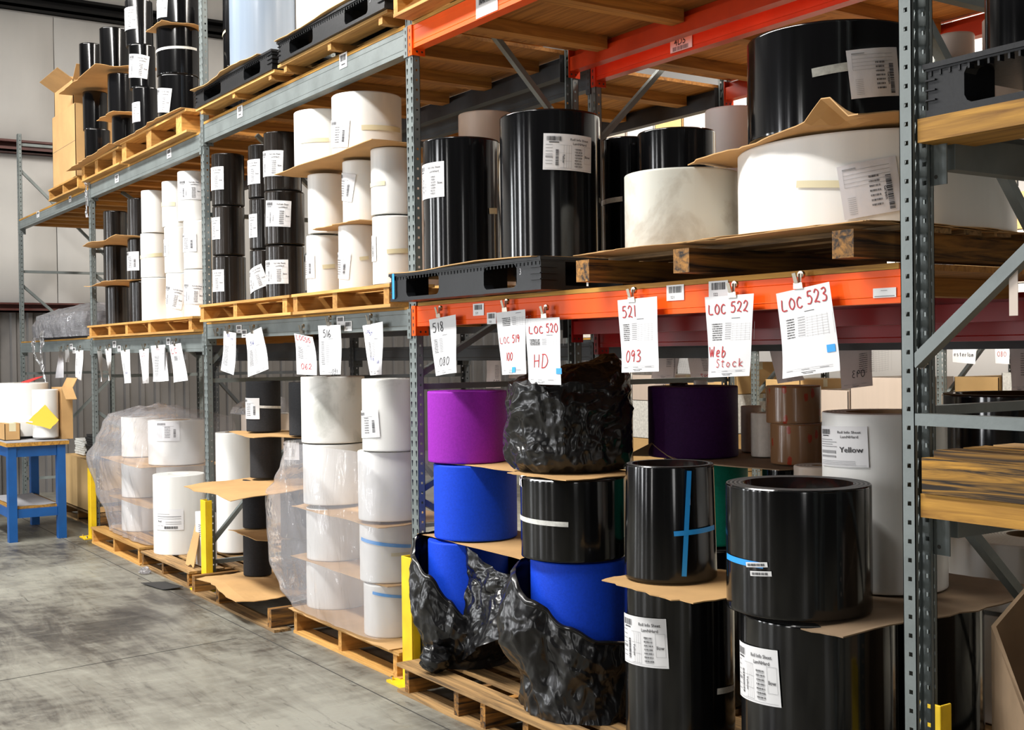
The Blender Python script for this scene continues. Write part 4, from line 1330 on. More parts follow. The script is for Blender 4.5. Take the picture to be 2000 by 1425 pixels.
pallet('weathered wooden pallet under the black bagged blue rolls', .13, 1.72, -.17, 0, .15, 1.2, True, (.045, .35, .5, .72, .97), 7, group=None)
pallet('wooden pallet under the tall black rolls at the near end', 1.75, 3.06, -.25, 0, .15, 1.2, True)
pallet('pale wooden pallet under the film wrapped white stack', -1.40, -.03, -.07, 0, .15, 1.1, False, (0, .47, .97), 7)
pallet('grey wooden pallet with missing front boards under the charcoal foam rolls', -3.02, -1.46, -.17, 0, .15, 1.1, True, (.02, .35, .96), 7, 2, sw=.06)
pallet('rough splintered pallet under the translucent roll', -4.32, -3.14, -.13, 0, .13, 1.1, True, (0, .45, .97), 7)
pallet('pale wooden pallet under the clear film dome', -5.85, -4.36, -.13, 0, .15, 1.1, False, (0, .48, .98), 7)
pallet('dark pallet under the tan carton behind the blue table', -8.2, -6.75, .15, 0, .14, .85, True, (0, .5, 1), 5)
pallet('left pine pallet on the second bay shelf under the black rolls', -2.95, -1.335, -.09, 1.957, .122, 1.1, False, (0, .42, .96), 7, sw=.07)
pallet('right pine pallet on the second bay shelf under the white rolls', -1.30, -.045, -.09, 1.957, .122, 1.1, False, (.0, .46, .98), 7, sw=.06)
pallet('pine pallet on the third bay shelf', -6.12, -3.14, -.07, 1.892, .115, 1.05, False, (.02, .24, .42, .64, .98), 7, sw=.07)
pallet('heavy timber pallet at the left of the upper third bay', -6.2, -4.95, -.08, 3.368, .15, 1.05, False, (.0, .4, .9), 6, sw=.10)
pallet('heavy timber pallet beside the second post on the upper third bay', -4.90, -3.2, -.08, 3.368, .17, 1.05, False, (.01, .45, .92), 6, sw=.13)
pallet('small pine pallet under the tall carton on the last bay', -7.47, -6.30, -.09, 3.323, .12, 1.0, False, (0, .5, 1), 6)
pallet('low pine skid under the lower black plastic pallet, left', -2.95, -1.52, -.09, 3.423, .065, 1.05, False, (.05, .5, .95), 6, bottoms=0)
pallet('low pine skid under the higher black plastic pallet', -1.46, -.03, -.09, 3.423, .075, 1.05, False, (.05, .5, .95), 6, bottoms=0)
pallet('stained timber pallet with three heavy stringers under the wide white roll', 1.60, 3.06, -.12, 1.977, .122, 1.1, True, (.0, .43, .97), 7, 1, 0, sw=.085)
pallet('pine pallet at the top centre over the upper orange beam', .082, 1.3, -.12, 3.423, .13, 1.05, False, (0, .5, 1), 6)
pallet('wooden pallet on the floor of the second row, near end', 1.75, 3.05, 1.25, 0, .14, 1.0, True)
pallet('wooden pallet on the second row shelf behind the stained roll', .1, 1.5, 1.25, 1.868, .13, .95, False)

# pallet of the crossing rack: its stringers run along the front edge
t = thing('wooden_pallet', 'charred looking timber pallet end at the right edge of the picture', 'pallet', (3.455, -.37, 1.325))
for k in range(3):
    slab('stringer', (.95, .075, .095), 'charred', t, (.48, .04 + k * .5, .0485))
for k in range(2):
    slab('deck_board', (.94, .1, .02), 'charred', t, (.50, .07 + k * .13, .1065 + .0), (0, 0, .01 * k))
for k in range(5):
    slab('deck_board', (.94, .1, .02), 'old_x', t, (.50, .33 + k * .16, .1065), (0, 0, .006 * (k % 2)))


def plastic_pallet(label, x0, x1, y0, z0, h=.14, depth=1.0, rot=0, mark=None, blue=False):
    t = thing('plastic_pallet', label, 'pallet', (x0, y0, z0), (0, 0, rot), 'black plastic pallets')
    L = x1 - x0
    g = G()
    g.box(0, L, 0, depth, h - .02, h - .002)
    g.box(-.006, L + .006, -.006, 0, h - .014, h); g.box(-.006, L + .006, depth, depth + .006, h - .014, h)
    g.box(-.006, 0, 0, depth, h - .014, h); g.box(L, L + .006, 0, depth, h - .014, h)
    n = int(L / .028)
    for k in range(n):
        x = L * (k + .5) / n
        g.box(x - .003, x + .003, .001, .02, h - .034, h - .02)
    g.build('top_deck', M['pallet_black'], t)
    g = G()
    for y in (0, depth / 2 - .06, depth - .12):
        g.box(0, L, y, y + .12, 0, .018)
    for x in (0, L / 2 - .08, L - .12):
        g.box(x, x + .12, .12, depth - .12, 0, .018)
    g.build('bottom_runner', M['pallet_black'], t)
    cols = ((.0, .12), (.36, .66), (.86, 1.0))
    for i, (a, b) in enumerate(cols):
        for y, dd in ((.004, .13), (depth / 2 - .07, .14), (depth - .134, .13)):
            g = G(); g.box(a * L + (.004 if i == 0 else 0), b * L - (.004 if i == 2 else 0), y, y + dd, .018, h - .02)
            # rounded feet of the openings
            for x, s in ((a * L, -1), (b * L, 1)):
                if (i == 0 and s < 0) or (i == 2 and s > 0):
                    continue
                for zz, q in ((.018, 1), (h - .021, -1)):
                    g.add([(x, y, zz), (x + s * .022, y, zz), (x + s * .008, y, zz + q * .008), (x, y, zz + q * .022), (x, y + .05, zz), (x + s * .022, y + .05, zz), (x + s * .008, y + .05, zz + q * .008), (x, y + .05, zz + q * .022)],
                          [(0, 1, 2, 3), (0, 4, 5, 1), (1, 5, 6, 2), (2, 6, 7, 3)])
            if i == 2 and y < .01 and h > .1:
                for k in range(3):
                    g.box(b * L - .075, b * L - .0, -.004, .004, .042 + k * .026, .046 + k * .026)
                    g.box(b * L - .004, b * L + .004, .004, .09, .042 + k * .026, .046 + k * .026)
            if i == 0 and y < .01 and h > .1:
                for k in range(3):
                    g.box(-.003, .004, .0, .05, .042 + k * .026, .046 + k * .026); g.box(.0, .03, -.003, .005, .042 + k * .026, .046 + k * .026)
            o = g.build('block', M['pallet_black'], t)
    if mark:
        p = P2(); p.text(mark, 0, 0, .04)
        p.lay('moulded_number', M['mat_grey'], t, lambda u, v: (L * .875 + u, .0025, .07 + v))
    if blue:
        g = G(); g.box(.035, .055, -.008, -.0062, .012, h + .002); g.box(.035, .055, -.008, .05, h + .002, h + .003)
        g.build('tape_strip', M['bluetape'], t)
    return t


plastic_pallet('black plastic pallet with blue tape on the orange beam shelf', 0.088, 1.378, -.155, 1.977, .14, 1.05, .02, '3', True)
plastic_pallet('lower black plastic pallet on the second bay upper level, left', -2.94, -1.53, -.10, 3.489, .125, 1.05)
plastic_pallet('higher black plastic pallet on the second bay upper level, beside the orange beam', -1.41, -.02, -.11, 3.499, .13, 1.05, 0, '3')
plastic_pallet('black plastic pallet on the crossing rack at the right edge', 3.47, 4.42, -.35, 2.323, .14, 1.0)
for k in range(3):
    plastic_pallet('black plastic pallet under crumpled film on the last bay, ' + ('bottom of the three', 'middle of the three', 'top of the three')[k], -8.4, -6.45, .02, 1.904 + k * .078, .075, .9)


# ------------------------------------------------------------------ cardboard sheets between the tiers
def board(label, corners, curl=.02, seed=0, ragged=.012, n=14, thick=.004, mat='card', peak=None, cat='cardboard sheet', name='cardboard_sheet'):
    """sheet through four corner points (front-left, front-right, back-right, back-left) with curled free edges and rough cut"""
    c = [Vector(p) for p in corners]
    o = sum(c, Vector()) / 4
    g = G(); vs = []
    for j in range(n + 1):
        for i in range(n + 1):
            u, v = i / n, j / n
            p = (c[0] * (1 - u) + c[1] * u) * (1 - v) + (c[3] * (1 - u) + c[2] * u) * v
            e = mn.noise(Vector((u * 5 + seed, v * 5, seed))) * ragged
            if i in (0, n) or j in (0, n):
                d = (p - o); d.z = 0
                p = p + d.normalized() * (e + mn.noise(Vector((u * 17, v * 17, seed))) * ragged)
            edge = max(abs(2 * u - 1), 1 - v * 2 if v < .5 else 0) ** 4
            z = curl * edge * mn.noise(Vector((u * 2.3 + seed * 3, v * 2.3, seed + 5)))
            if peak:
                pu, pv, ph, pw = peak
                z += ph * max(0, 1 - (abs(u - pu) + .6 * abs(v - pv)) / pw)
            vs.append(p - o + Vector((0, 0, z)))
    g.add(vs, [(j * (n + 1) + i, j * (n + 1) + i + 1, (j + 1) * (n + 1) + i + 1, (j + 1) * (n + 1) + i) for j in range(n) for i in range(n)])
    ob = g.build(name, M[mat], None, o)
    s = ob.modifiers.new('thickness', 'SOLIDIFY'); s.thickness = thick; s.offset = 0
    return tag(ob, label, cat, 'cardboard sheets between the loads' if name == 'cardboard_sheet' else None)


def flat(x0, x1, y0, y1, z, dz=(0, 0, 0, 0)):
    return [(x0, y0, z + dz[0]), (x1, y0, z + dz[1]), (x1, y1, z + dz[2]), (x0, y1, z + dz[3])]


board('cardboard sheet on the taped black plastic pallet under the two black rolls', flat(.09, 1.36, -.165, .9, 2.121), .012, 1)
for k in range(3):
    board('torn layer of cardboard on the stained timber pallet, ' + ('lowest', 'middle', 'uppermost')[k], flat(1.60 + .02 * k, 3.07, -.125 + .015 * k, .98, 2.1012 + k * .0024), .012, 2 + k, .03, 20, .002)
board('crumpled cardboard between the wide white roll and the black roll above it', [(2.02, .12, 2.43), (3.0, -.06, 2.452), (3.03, .86, 2.452), (1.98, .62, 2.447)], .05, 4, .015, 22, .004, 'card', (.84, .0, .085, .12))
board('dusty cardboard under the pair of wide white rolls in the second bay', [(-1.62, -.06, 2.848), (-.30, -.05, 2.868), (-.28, .55, 2.868), (-1.60, .55, 2.85)], .012, 5)
board('cardboard strip under the middle tier of white rolls in the second bay', flat(-1.25, -.62, .03, .4, 2.474), .01, 6, .02)
board('upper cardboard shelf sheet in the third bay black column', flat(-6.18, -5.06, -.08, .4, 2.761, (.0, .01, 0, 0)), .03, 7)
board('lower ragged cardboard sheet in the third bay black column', flat(-6.16, -5.1, -.08, .4, 2.381), .03, 8, .025)
board('large bent cardboard sheet under the two lone black rolls of the upper level', [(-6.62, -.17, 4.265), (-5.30, -.17, 4.285), (-5.25, .4, 4.318), (-6.65, .4, 4.315)], .03, 9, .02)
board('curved brown sheet between two black rolls of the upper level', flat(-5.70, -5.15, -.06, .4, 3.864), .02, 10)
board('long sagging cardboard on the upper left timber pallet', [(-6.40, -.17, 3.49), (-4.95, -.16, 3.535), (-4.93, .75, 3.53), (-6.4, .75, 3.53)], .04, 11, .03, 18)
board('torn cardboard on the heavy timber pallet beside the second post', [(-4.92, -.13, 3.535), (-3.22, -.11, 3.55), (-3.22, .75, 3.547), (-4.92, .75, 3.547)], .03, 12, .03, 18)
board('small cardboard scrap between the black rolls beside the second post', flat(-4.2, -3.8, -.06, .3, 4.332), .01, 13)
board('curled cardboard on the lower black plastic pallet', [(-2.93, -.14, 3.615), (-1.7, -.13, 3.62), (-1.7, .7, 3.62), (-2.93, .7, 3.62)], .05, 14, .02)
board('cardboard sheet on the higher black plastic pallet', flat(-1.42, -.05, -.13, .7, 3.633), .02, 15, .015)
board('narrow cardboard under the top tier of charcoal foam rolls', [(-2.84, .08, 1.163), (-2.02, -.06, 1.165), (-1.78, .42, 1.169), (-2.75, .42, 1.168)], .015, 16)
board('wide cardboard sheet jutting out of the charcoal foam column', [(-2.60, -.34, .818), (-1.66, -.36, .815), (-1.82, .42, .845), (-2.72, .42, .845)], .02, 17, .02)
board('small cardboard sheet below the wide one in the charcoal column', [(-2.62, -.02, .488), (-2.05, -.04, .489), (-1.84, .4, .49), (-2.7, .4, .492)], .02, 18)
board('folded cardboard spread on the grey pallet on the floor', [(-2.72, -.22, .15), (-1.75, -.30, .155), (-1.74, .42, .158), (-2.75, .42, .155)], .03, 19, .02, 18, .004, 'card', (.45, .12, .04, .5))
board('crushed brown cardboard inside the film wrapped stack', [(-1.60, .02, .755), (-.28, -.05, .772), (-.28, .5, .778), (-1.58, .5, .778)], .01, 20, .02)
board('brown sheet low inside the film wrapped stack', flat(-1.58, -.28, .0, .5, .444), .01, 21)
board('brown cardboard on the pale pallet under the film wrapped stack', flat(-1.42, -.1, -.09, .9, .152), .012, 22, .02)
board('dark cardboard under the wrapped rolls of the film dome', [(-5.9, -.02, .785), (-4.40, -.1, .792), (-4.36, .6, .794), (-5.85, .6, .79)], .01, 23)
board('brown sheet low inside the film dome', flat(-5.72, -4.5, .0, .55, .443), .01, 24)
board('cardboard with a hand hole under the upper blue roll', [(.06, .0, .779), (.98, .02, .772), (.98, .5, .779), (.06, .45, .779)], .012, 25)
board('cardboard corner between the purple and the upper blue roll', [(.1, .05, 1.160), (.88, .06, 1.158), (.9, .5, 1.16), (.1, .42, 1.16)], .012, 26)
board('yellowed sheet between the crumpled bag and the wide black roll', flat(1.06, 1.5, -.1, .35, 1.178), .008, 27)
board('brown cardboard with a torn left tip under the taped black roll', [(1.86, -.20, .832), (2.42, -.24, .838), (2.40, .5, .841), (1.80, .16, .841)], .012, 28, .02)
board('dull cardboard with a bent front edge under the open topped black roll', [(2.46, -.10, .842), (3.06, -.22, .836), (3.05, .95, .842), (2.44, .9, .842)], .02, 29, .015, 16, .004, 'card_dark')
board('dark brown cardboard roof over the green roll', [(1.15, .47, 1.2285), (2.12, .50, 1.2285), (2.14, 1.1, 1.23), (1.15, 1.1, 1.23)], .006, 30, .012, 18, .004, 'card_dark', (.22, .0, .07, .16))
board('brown cardboard piece leaning beside the translucent roll', [(-3.42, -.06, .14), (-3.24, -.06, .14), (-3.36, .05, .46), (-3.48, .05, .46)], .02, 31, .01, 10)


# ------------------------------------------------------------------ yellow post guards
for x, lab in ((-.02, 'yellow steel guard at the foot of the upright beside the blue bagged roll'), (-3.09, 'yellow steel guard at the foot of the second upright'), (-6.235, 'yellow steel guard at the foot of the far upright behind the film dome'), (3.175, 'yellow guard on the foot of the upright behind the nearest post')):
    t = thing('post_guard', lab, 'post guard', (x, -.055, 0), group='yellow post guards')
    h = .66
    g = G()
    g.box(0, .105, 0, .008, .012, h); g.box(.097, .105, .008, .052, .012, h); g.box(0, .008, .008, .052, .012, h - .0)
    bevel(g.build('guard_channel', M['yellow'], t), .003)
    g = G(); g.box(-.05, .15, -.07, .05, 0, .012); g.build('base_plate', M['yellow'], t)
    for dx in (-.03, .13):
        g = G(); g.tube([(dx, -.045, .012), (dx, -.045, .03)], .009, 6); g.build('anchor_bolt', M['chrome'], t)


# ------------------------------------------------------------------ hanging location sheets and their clips
def paper_fn(c, curl, face=-1):
    c = [Vector(p) for p in c]
    ctr = sum(c, Vector()) / 4

    def fn(u, v, off=0):
        """u 0..1 to the right, v 0..1 downwards"""
        p = (c[0] * (1 - u) + c[1] * u) * (1 - v) + (c[3] * (1 - u) + c[2] * u) * v
        y = curl * (v ** 2) * (.6 + .4 * math.sin(u * 3.1)) + .006 * math.sin(u * 5 + v * 4 + ctr.x) * v
        return (p.x - ctr.x, p.y - ctr.y - abs(y) + face * off if face < 0 else p.y - ctr.y + y, p.z - ctr.z)
    return fn, ctr


def location_sheet(key, label, notes, curl=.02, lines=8, mat='paper', form=True, blue=None, block=(.08, .3, .26, .58), face=-1, group=None):
    fn, ctr = paper_fn(PAPER[key], curl)
    n = 8
    g = G()
    g.add([fn(i / n, j / n) for j in range(n + 1) for i in range(n + 1)], [(j * (n + 1) + i, (j + 1) * (n + 1) + i, (j + 1) * (n + 1) + i + 1, j * (n + 1) + i + 1) for j in range(n) for i in range(n)])
    o = g.build('location_sheet', M[mat], None, ctr, smooth=True)
    tag(o, label, 'paper sheet', group or 'location sheets clipped to the beams')
    W, H = .216, .28
    on = lambda u, v: fn(u / W, 1 - v / H, .0012)
    on2 = lambda u, v: fn(u / W, 1 - v / H, .0018)
    if form:
        a, b = P2(), P2()
        u0, v0, u1, v1 = block
        for k in range(lines):
            v = v0 + (v1 - v0) * k / lines
            a.bars(u0 * W, (1 - v) * H - .004, (u1 - u0) * W, .0045, k)
            b.rect((u1 + .06) * W, (1 - v) * H - .001, .03, .002)
            b.rect((u1 + .06) * W, (1 - v) * H - .005, .55 * W, .0006)
        for k in range(6):
            b.rect((u1 + .24 + .09 * k) * W, (1 - v1) * H, .0006, (v1 - v0) * H)
        a.rect((u1 + .2) * W, (1 - v0 + .055) * H, .04, .0018)
        b.rect(.08 * W, .06 * H, .82 * W, .0007); b.rect(.08 * W, .08 * H, .82 * W, .0007)
        for k in range(3):
            b.rect((.1 + .3 * k) * W, .066 * H, .03, .0016)
        a.rect(.4 * W, .035 * H, .05, .0016); a.rect(.43 * W, .02 * H, .035, .0016)
        a.lay('black_printing', M['ink'], o, on); b.lay('grey_printing', M['ink_grey'], o, on)
    pens = {}
    for s, ink, u, v, h, w in notes:
        p = pens.setdefault(ink, P2())
        if s[0] == '<':                                  # seen through the thin sheet from its back
            q = P2(); q.hand(s[1:], 0, 0, h * H, w * W, .0042)
            k = len(p.v)
            p.v += [(u * W - x, (1 - v) * H + y) for x, y in q.v]; p.f += [tuple(i + k for i in f) for f in q.f]
        else:
            p.hand(s, u * W, (1 - v) * H, h * H, w * W, .0046 if h > .1 else .003)
    for ink, p in pens.items():
        p.lay('handwriting', M[ink], o, on2)
    if blue:
        p = P2(); p.rect(blue[0] * W, (1 - blue[1]) * H, .028, .024)
        p.lay('tape_square', M['bluetape'], o, on2)
    return o


def clip(x, y, z, label, s=1):
    t = thing('bulldog_clip', label, 'clip', (x, y, z), group='clips on the beams')
    g = G()
    g.add([(-.021, -.008, -.02), (.021, -.008, -.02), (.021, .006, -.02), (-.021, .006, -.02), (-.019, -.010, .0), (.019, -.010, .0), (.019, .006, .0), (-.019, .006, .0)],
          [(0, 1, 2, 3), (7, 6, 5, 4), (0, 4, 5, 1), (1, 5, 6, 2), (2, 6, 7, 3), (3, 7, 4, 0)])
    g.build('clip_jaw', M['chrome'], t)
    g = G(); g.bar((-.004, -.012, -.002), (-.008, -.02, .032), .016, .002, (0, 1, 0)); g.bar((.004, -.004, -.002), (.008, -.006, .03), .014, .002, (0, 1, 0))
    g.build('clip_lever', M['chrome'], t)
    g = G(); g.tube([(.006, -.003, .026), (.006, .008, .026)], .013, 14); g.build('clip_magnet', M['chrome'], t)
    return t


R_, K_, B_ = 'ink_red', 'ink', 'ink_blue'
location_sheet('518', 'paper sheet marked 518 and .080 in black marker', [('518', K_, .1, .24, .16, .19), ('.080', K_, .17, .84, .14, .17)], lines=9, block=(.1, .37, .25, .62))
location_sheet('519', 'paper sheet marked LOC 519 and 100 in red with a blue tape square', [('LOC', R_, .06, .5, .1, .12), ('519', R_, .5, .5, .12, .125), ('100', R_, .25, .78, .13, .12)], lines=5, block=(.2, .1, .48, .24), blue=(.55, .97))
location_sheet('520', 'paper sheet marked LOC 520 and HD in red marker', [('LOC', R_, .1, .23, .11, .145), ('520', R_, .6, .22, .13, .12), ('HD', R_, .2, .75, .2, .27)], lines=5, block=(.1, .32, .4, .42), blue=(.9, .84), curl=.03)
location_sheet('521', 'paper sheet marked 521 and .093 in red marker', [('521', R_, .1, .25, .16, .15), ('.093', R_, .08, .86, .16, .16)], lines=9, block=(.1, .34, .27, .58))
location_sheet('522', 'paper sheet marked LOC 522 and Web Stock in red marker', [('LOC', R_, .07, .22, .12, .13), ('522', R_, .54, .21, .13, .13), ('Web', R_, .04, .75, .13, .15), ('Stock', R_, .24, .88, .1, .13)], lines=8, block=(.12, .34, .36, .56))
location_sheet('523', 'tilted sheet marked LOC 523 in red with a blue square, beside the nearest post', [('LOC', R_, .08, .22, .13, .14), ('523', R_, .56, .2, .15, .135)], lines=8, block=(.13, .33, .29, .57), blue=(.83, .78), curl=.035)
location_sheet('b1', 'narrow paper sheet with small blue writing, leftmost on the second bay beam', [('50', B_, .3, .12, .06, .12), ('77', B_, .6, .2, .05, .1)], lines=14, block=(.12, .36, .5, .85))
location_sheet('b2', 'slanted paper sheet with a small blue 56 on the second bay beam', [('56', B_, .22, .3, .08, .14)], lines=14, block=(.15, .42, .35, .8))
location_sheet('515', 'twisted paper sheet marked LOC 515 and .062 in red marker', [('LOC', R_, .1, .14, .12, .16), ('515', R_, .56, .17, .12, .12), ('.062', R_, .18, .86, .14, .18)], lines=9, block=(.14, .32, .4, .62), curl=.04)
location_sheet('516', 'paper sheet with black marker 516 on the grey second bay beam', [('516', K_, .22, .24, .15, .15), ('.031', K_, .56, .99, .1, .11)], lines=12, block=(.12, .33, .26, .82))
location_sheet('517', 'paper sheet with small blue writing beside the orange bay upright', [('LOC', B_, .12, .16, .05, .08), ('57', B_, .3, .22, .06, .09), ('4.6', B_, .2, .72, .09, .1), ('alk', B_, .65, .78, .07, .08)], lines=12, block=(.2, .36, .32, .66))
location_sheet('a1', 'edge-on paper sheet, first from the left on the third bay beam', [('L', R_, .3, .2, .08, .2)], lines=8)
location_sheet('a2', 'edge-on paper sheet, second from the left on the third bay beam', [('LO', B_, .2, .14, .07, .2)], lines=8)
location_sheet('a3', 'paper sheet third from the left on the third bay beam', [('6k', B_, .4, .72, .09, .2)], lines=12, block=(.12, .4, .3, .8))
location_sheet('a4', 'narrow paper sheet in the middle of the third bay beam', [('LC', R_, .2, .2, .09, .2)], lines=12, block=(.12, .34, .4, .7))
location_sheet('a5b', 'paper sheet hidden behind the striped one on the third bay beam', [], lines=6)
location_sheet('a5', 'paper sheet with a dense grey table on the third bay beam', [('CL', R_, .4, .12, .07, .14)], lines=16, block=(.2, .3, .6, .86))
location_sheet('a6', 'slanted paper sheet with a red LC, rightmost on the third bay beam', [('LC', R_, .12, .24, .14, .24)], lines=6, block=(.24, .32, .56, .45))
location_sheet('z1', 'shiny plastic sleeve hanging at the left of the last bay beam', [], form=False, mat='sleeve')
location_sheet('z2', 'small half sheet on the last bay beam', [], lines=6)
location_sheet('z3', 'folded paper sheet with a blue mark on the last bay beam', [('6', B_, .6, .8, .1, .3)], lines=8)
# sheets hung on the far side of the second row, seen from behind, with the writing showing through
for k, lab, nt_ in (('r1', 'thin sheet seen from behind, low between the crumpled bag and sheet 521', []), ('r2', 'thin sheet seen from behind right of sheet 521', [('<01', K_, .7, .12, .1, .2)]), ('r3', 'thin sheet seen from behind with faint red writing left of sheet 522', [('<047', R_, .9, .9, .1, .16)]),
                    ('r4', 'thin tilted sheet seen from behind, left of sheet 523', [('<50', R_, .6, .14, .1, .2)]), ('r5', 'thin sheet seen from behind with 093 showing through, right of sheet 523', [('<POP', K_, .95, .12, .1, .13), ('<300', K_, .5, .12, .1, .13), ('<093', K_, .8, .8, .14, .15)]),
                    ('r6', 'thin pinkish sheet at the right edge behind the crossing rack', []), ('r0', 'thin sheet seen from behind with 093 showing through, left of sheet 519', [('<093', K_, .9, .9, .13, .14)]), ('r00', 'thin sheet seen from behind between sheets 518 and 519', [])):
    location_sheet(k, lab, nt_, lines=10, mat='paper_shade', block=(.62, .34, .88, .75), curl=.01)
location_sheet('e1', 'sheet with .062 esterlam written in black across the far aisle', [('.062', K_, .08, .38, .16, .13), ('esterlam', K_, .06, .72, .17, .115)], form=False, curl=.005)
location_sheet('e2', 'sheet with a red .080 across the far aisle', [('080', R_, .15, .7, .2, .22)], form=False, curl=.005)
for x, z, lab in ((.367, 1.909, 'clip at the left end of the orange beam, above the black .080'), (.962, 1.917, 'clip above the sheet with a red 100 on the orange beam'), (1.269, 1.879, 'clip above the sheet marked HD on the orange beam'), (1.861, 1.924, 'clip left of the middle barcode tag on the orange beam'), (2.417, 1.917, 'clip above the sheet marked Web Stock on the orange beam'), (2.726, 1.933, 'clip on the tilted sheet beside the nearest post'),
                  (-1.281, 1.861, 'clip above the twisted sheet with a red .062'), (-.903, 1.901, 'clip above the sheet with large black marker on the second bay beam'), (-.384, 1.895, 'clip nearest the orange beam on the second bay beam')):
    clip(x, -.031, z, lab)
for x, z, lab in ((-2.762, 1.871, 'empty clip at the left end of the second bay beam'), (-2.53, 1.886, 'clip on the leftmost sheet of the second bay beam'), (-2.079, 1.878, 'clip on the slanted sheet of the second bay beam'), (-5.82, 1.775, 'clip on the first sheet of the third bay beam'), (-5.53, 1.79, 'clip on the second sheet of the third bay beam'), (-5.0, 1.778, 'clip on the third sheet of the third bay beam'),
                  (-4.46, 1.782, 'clip on the narrow middle sheet of the third bay beam'), (-4.1, 1.80, 'clip on the sheet with the grey table'), (-3.67, 1.812, 'clip on the rightmost sheet of the third bay beam'), (-7.28, 1.79, 'clip on the plastic sleeve of the last bay beam'), (-7.03, 1.80, 'clip on the half sheet of the last bay beam'), (-6.54, 1.79, 'clip on the folded sheet of the last bay beam')):
    clip(x, -.031, z, lab)


# ------------------------------------------------------------------ bags and films
def crease(p, f):
    d = mn.voronoi(p * f)[0]
    return min(1, (d[1] - d[0]) * 1.6)


def crumple(p, amp, f=6):
    """folds of thin film: sharp ridges between smooth hollows, on three scales"""
    q = p + Vector((mn.noise(p * 3), mn.noise(p * 3 + Vector((9, 0, 0))), mn.noise(p * 3 + Vector((0, 9, 0))))) * .07
    r = 0
    for k, (a, s) in enumerate(((.60, .45), (.46, 1.1), (.27, 2.6), (.09, 6.2))):
        r += a * (.35 - abs(mn.noise(q * f * s + Vector((k * 7.3, 0, k)))) * 1.7)
    return amp * r


FACE = math.atan2(-.557, .83)


def interp(pts, x):
    if x <= pts[0][0]:
        return pts[0][1]
    for (a, b), (c, d) in zip(pts, pts[1:]):
        if x <= c:
            f = (x - a) / (c - a)
            f = f * f * (3 - 2 * f)
            return b + (d - b) * f
    return pts[-1][1]


def draped_bag(label, X, Y, R, zb, top, bulge, foot, seed, s0=-1.9, s1=1.9, nu=230, nv=110, name='black_bag'):
    """bag slid down around a roll: a mouth edge top(s) round the roll, pouches bulge(s, v), gathered on the pallet.
    s runs round the roll, 0 facing the aisle's near end, one unit is a quarter turn"""
    g = G(); vs = []
    for j in range(nv + 1):
        v = j / nv
        for i in range(nu + 1):
            s = s0 + (s1 - s0) * i / nu
            a = FACE + s * PI / 2
            zt = interp(top, s)
            z = zb + (zt - zb) * v
            rr = R + .009 + bulge(s, v) + foot * (1 - v) ** 5
            p = Vector((X + rr * math.cos(a), Y + rr * math.sin(a), z))
            fold = .010 * math.sin(s * 17 + 3 * math.sin(v * 4 + seed)) * v * (1 - v) * 2
            k = crumple(Vector((p.x + seed, p.y, p.z * .6)), .045, 6) * min(1, .3 + 4 * (1 - v)) + fold
            rr = max(R + .006, rr + k)
            if v > .955:                     # rolled lip of the mouth
                rr += .012 * math.sin((v - .955) / .045 * PI)
            vs.append((rr * math.cos(a), rr * math.sin(a), z - zb + (.006 * mn.noise(p * 12) if 0 < j else 0)))
    g.add(vs, [(j * (nu + 1) + i, j * (nu + 1) + i + 1, (j + 1) * (nu + 1) + i + 1, (j + 1) * (nu + 1) + i) for j in range(nv) for i in range(nu)])
    o = g.build(name, M['bag'], None, (X, Y, zb), smooth=True)
    return tag(o, label, 'plastic bag')


def hump(x, c, w):
    return max(0, 1 - ((x - c) / w) ** 2)


draped_bag('black bag slipped down around the blue roll beside the yellow guard', .29, .16, .208, .152,
           [(-1.9, .79), (-1.05, .79), (-.85, .70), (-.5, .62), (-.23, .50), (0, .42), (.26, .42), (.46, .50), (.75, .62), (1.0, .70), (1.2, .77), (1.9, .77)],
           lambda s, v: .085 * hump(s, -.75, .5) * hump(v, .62, .6) + .07 * hump(s, .1, .8) * hump(v, .55, .5) + .13 * hump(s, .85, .5) * hump(v, .62, .6) - .03 * (1 - v) * hump(s, -.2, .9), .0, 1)
draped_bag('black bag slipped down around the blue roll under the wide black roll', 1.29, .12, .215, .152,
           [(-1.9, .80), (-1.15, .80), (-.95, .76), (-.6, .66), (-.16, .56), (.2, .50), (.7, .47), (1.2, .47), (1.9, .6)],
           lambda s, v: .11 * hump(s, -.85, .42) * hump(v, .68, .45) + .03 * hump(v, .45, .6) + .02 * hump(s, .2, .6) * hump(v, .9, .3), .03, 2)
# bundle of bag ends on the pallet
g = G(); vs = []; n = 24
for j in range(n + 1):
    for i in range(n):
        a = 2 * PI * i / n; b = PI * j / n
        d = Vector((math.sin(b) * math.cos(a), math.sin(b) * math.sin(a), math.cos(b)))
        vs.append(d * (1 + 8 * crumple(d * .4 + Vector((5, 5, 5)), .05, 6)) * .075)
g.add(vs, [(j * n + i, (j + 1) * n + i, (j + 1) * n + (i + 1) % n, j * n + (i + 1) % n) for j in range(n) for i in range(n)])
tag(g.build('bag_bundle', M['bag'], None, (.42, -.11, .222), smooth=True), 'small rolled up bundle of black bag on the weathered pallet', 'plastic bag')
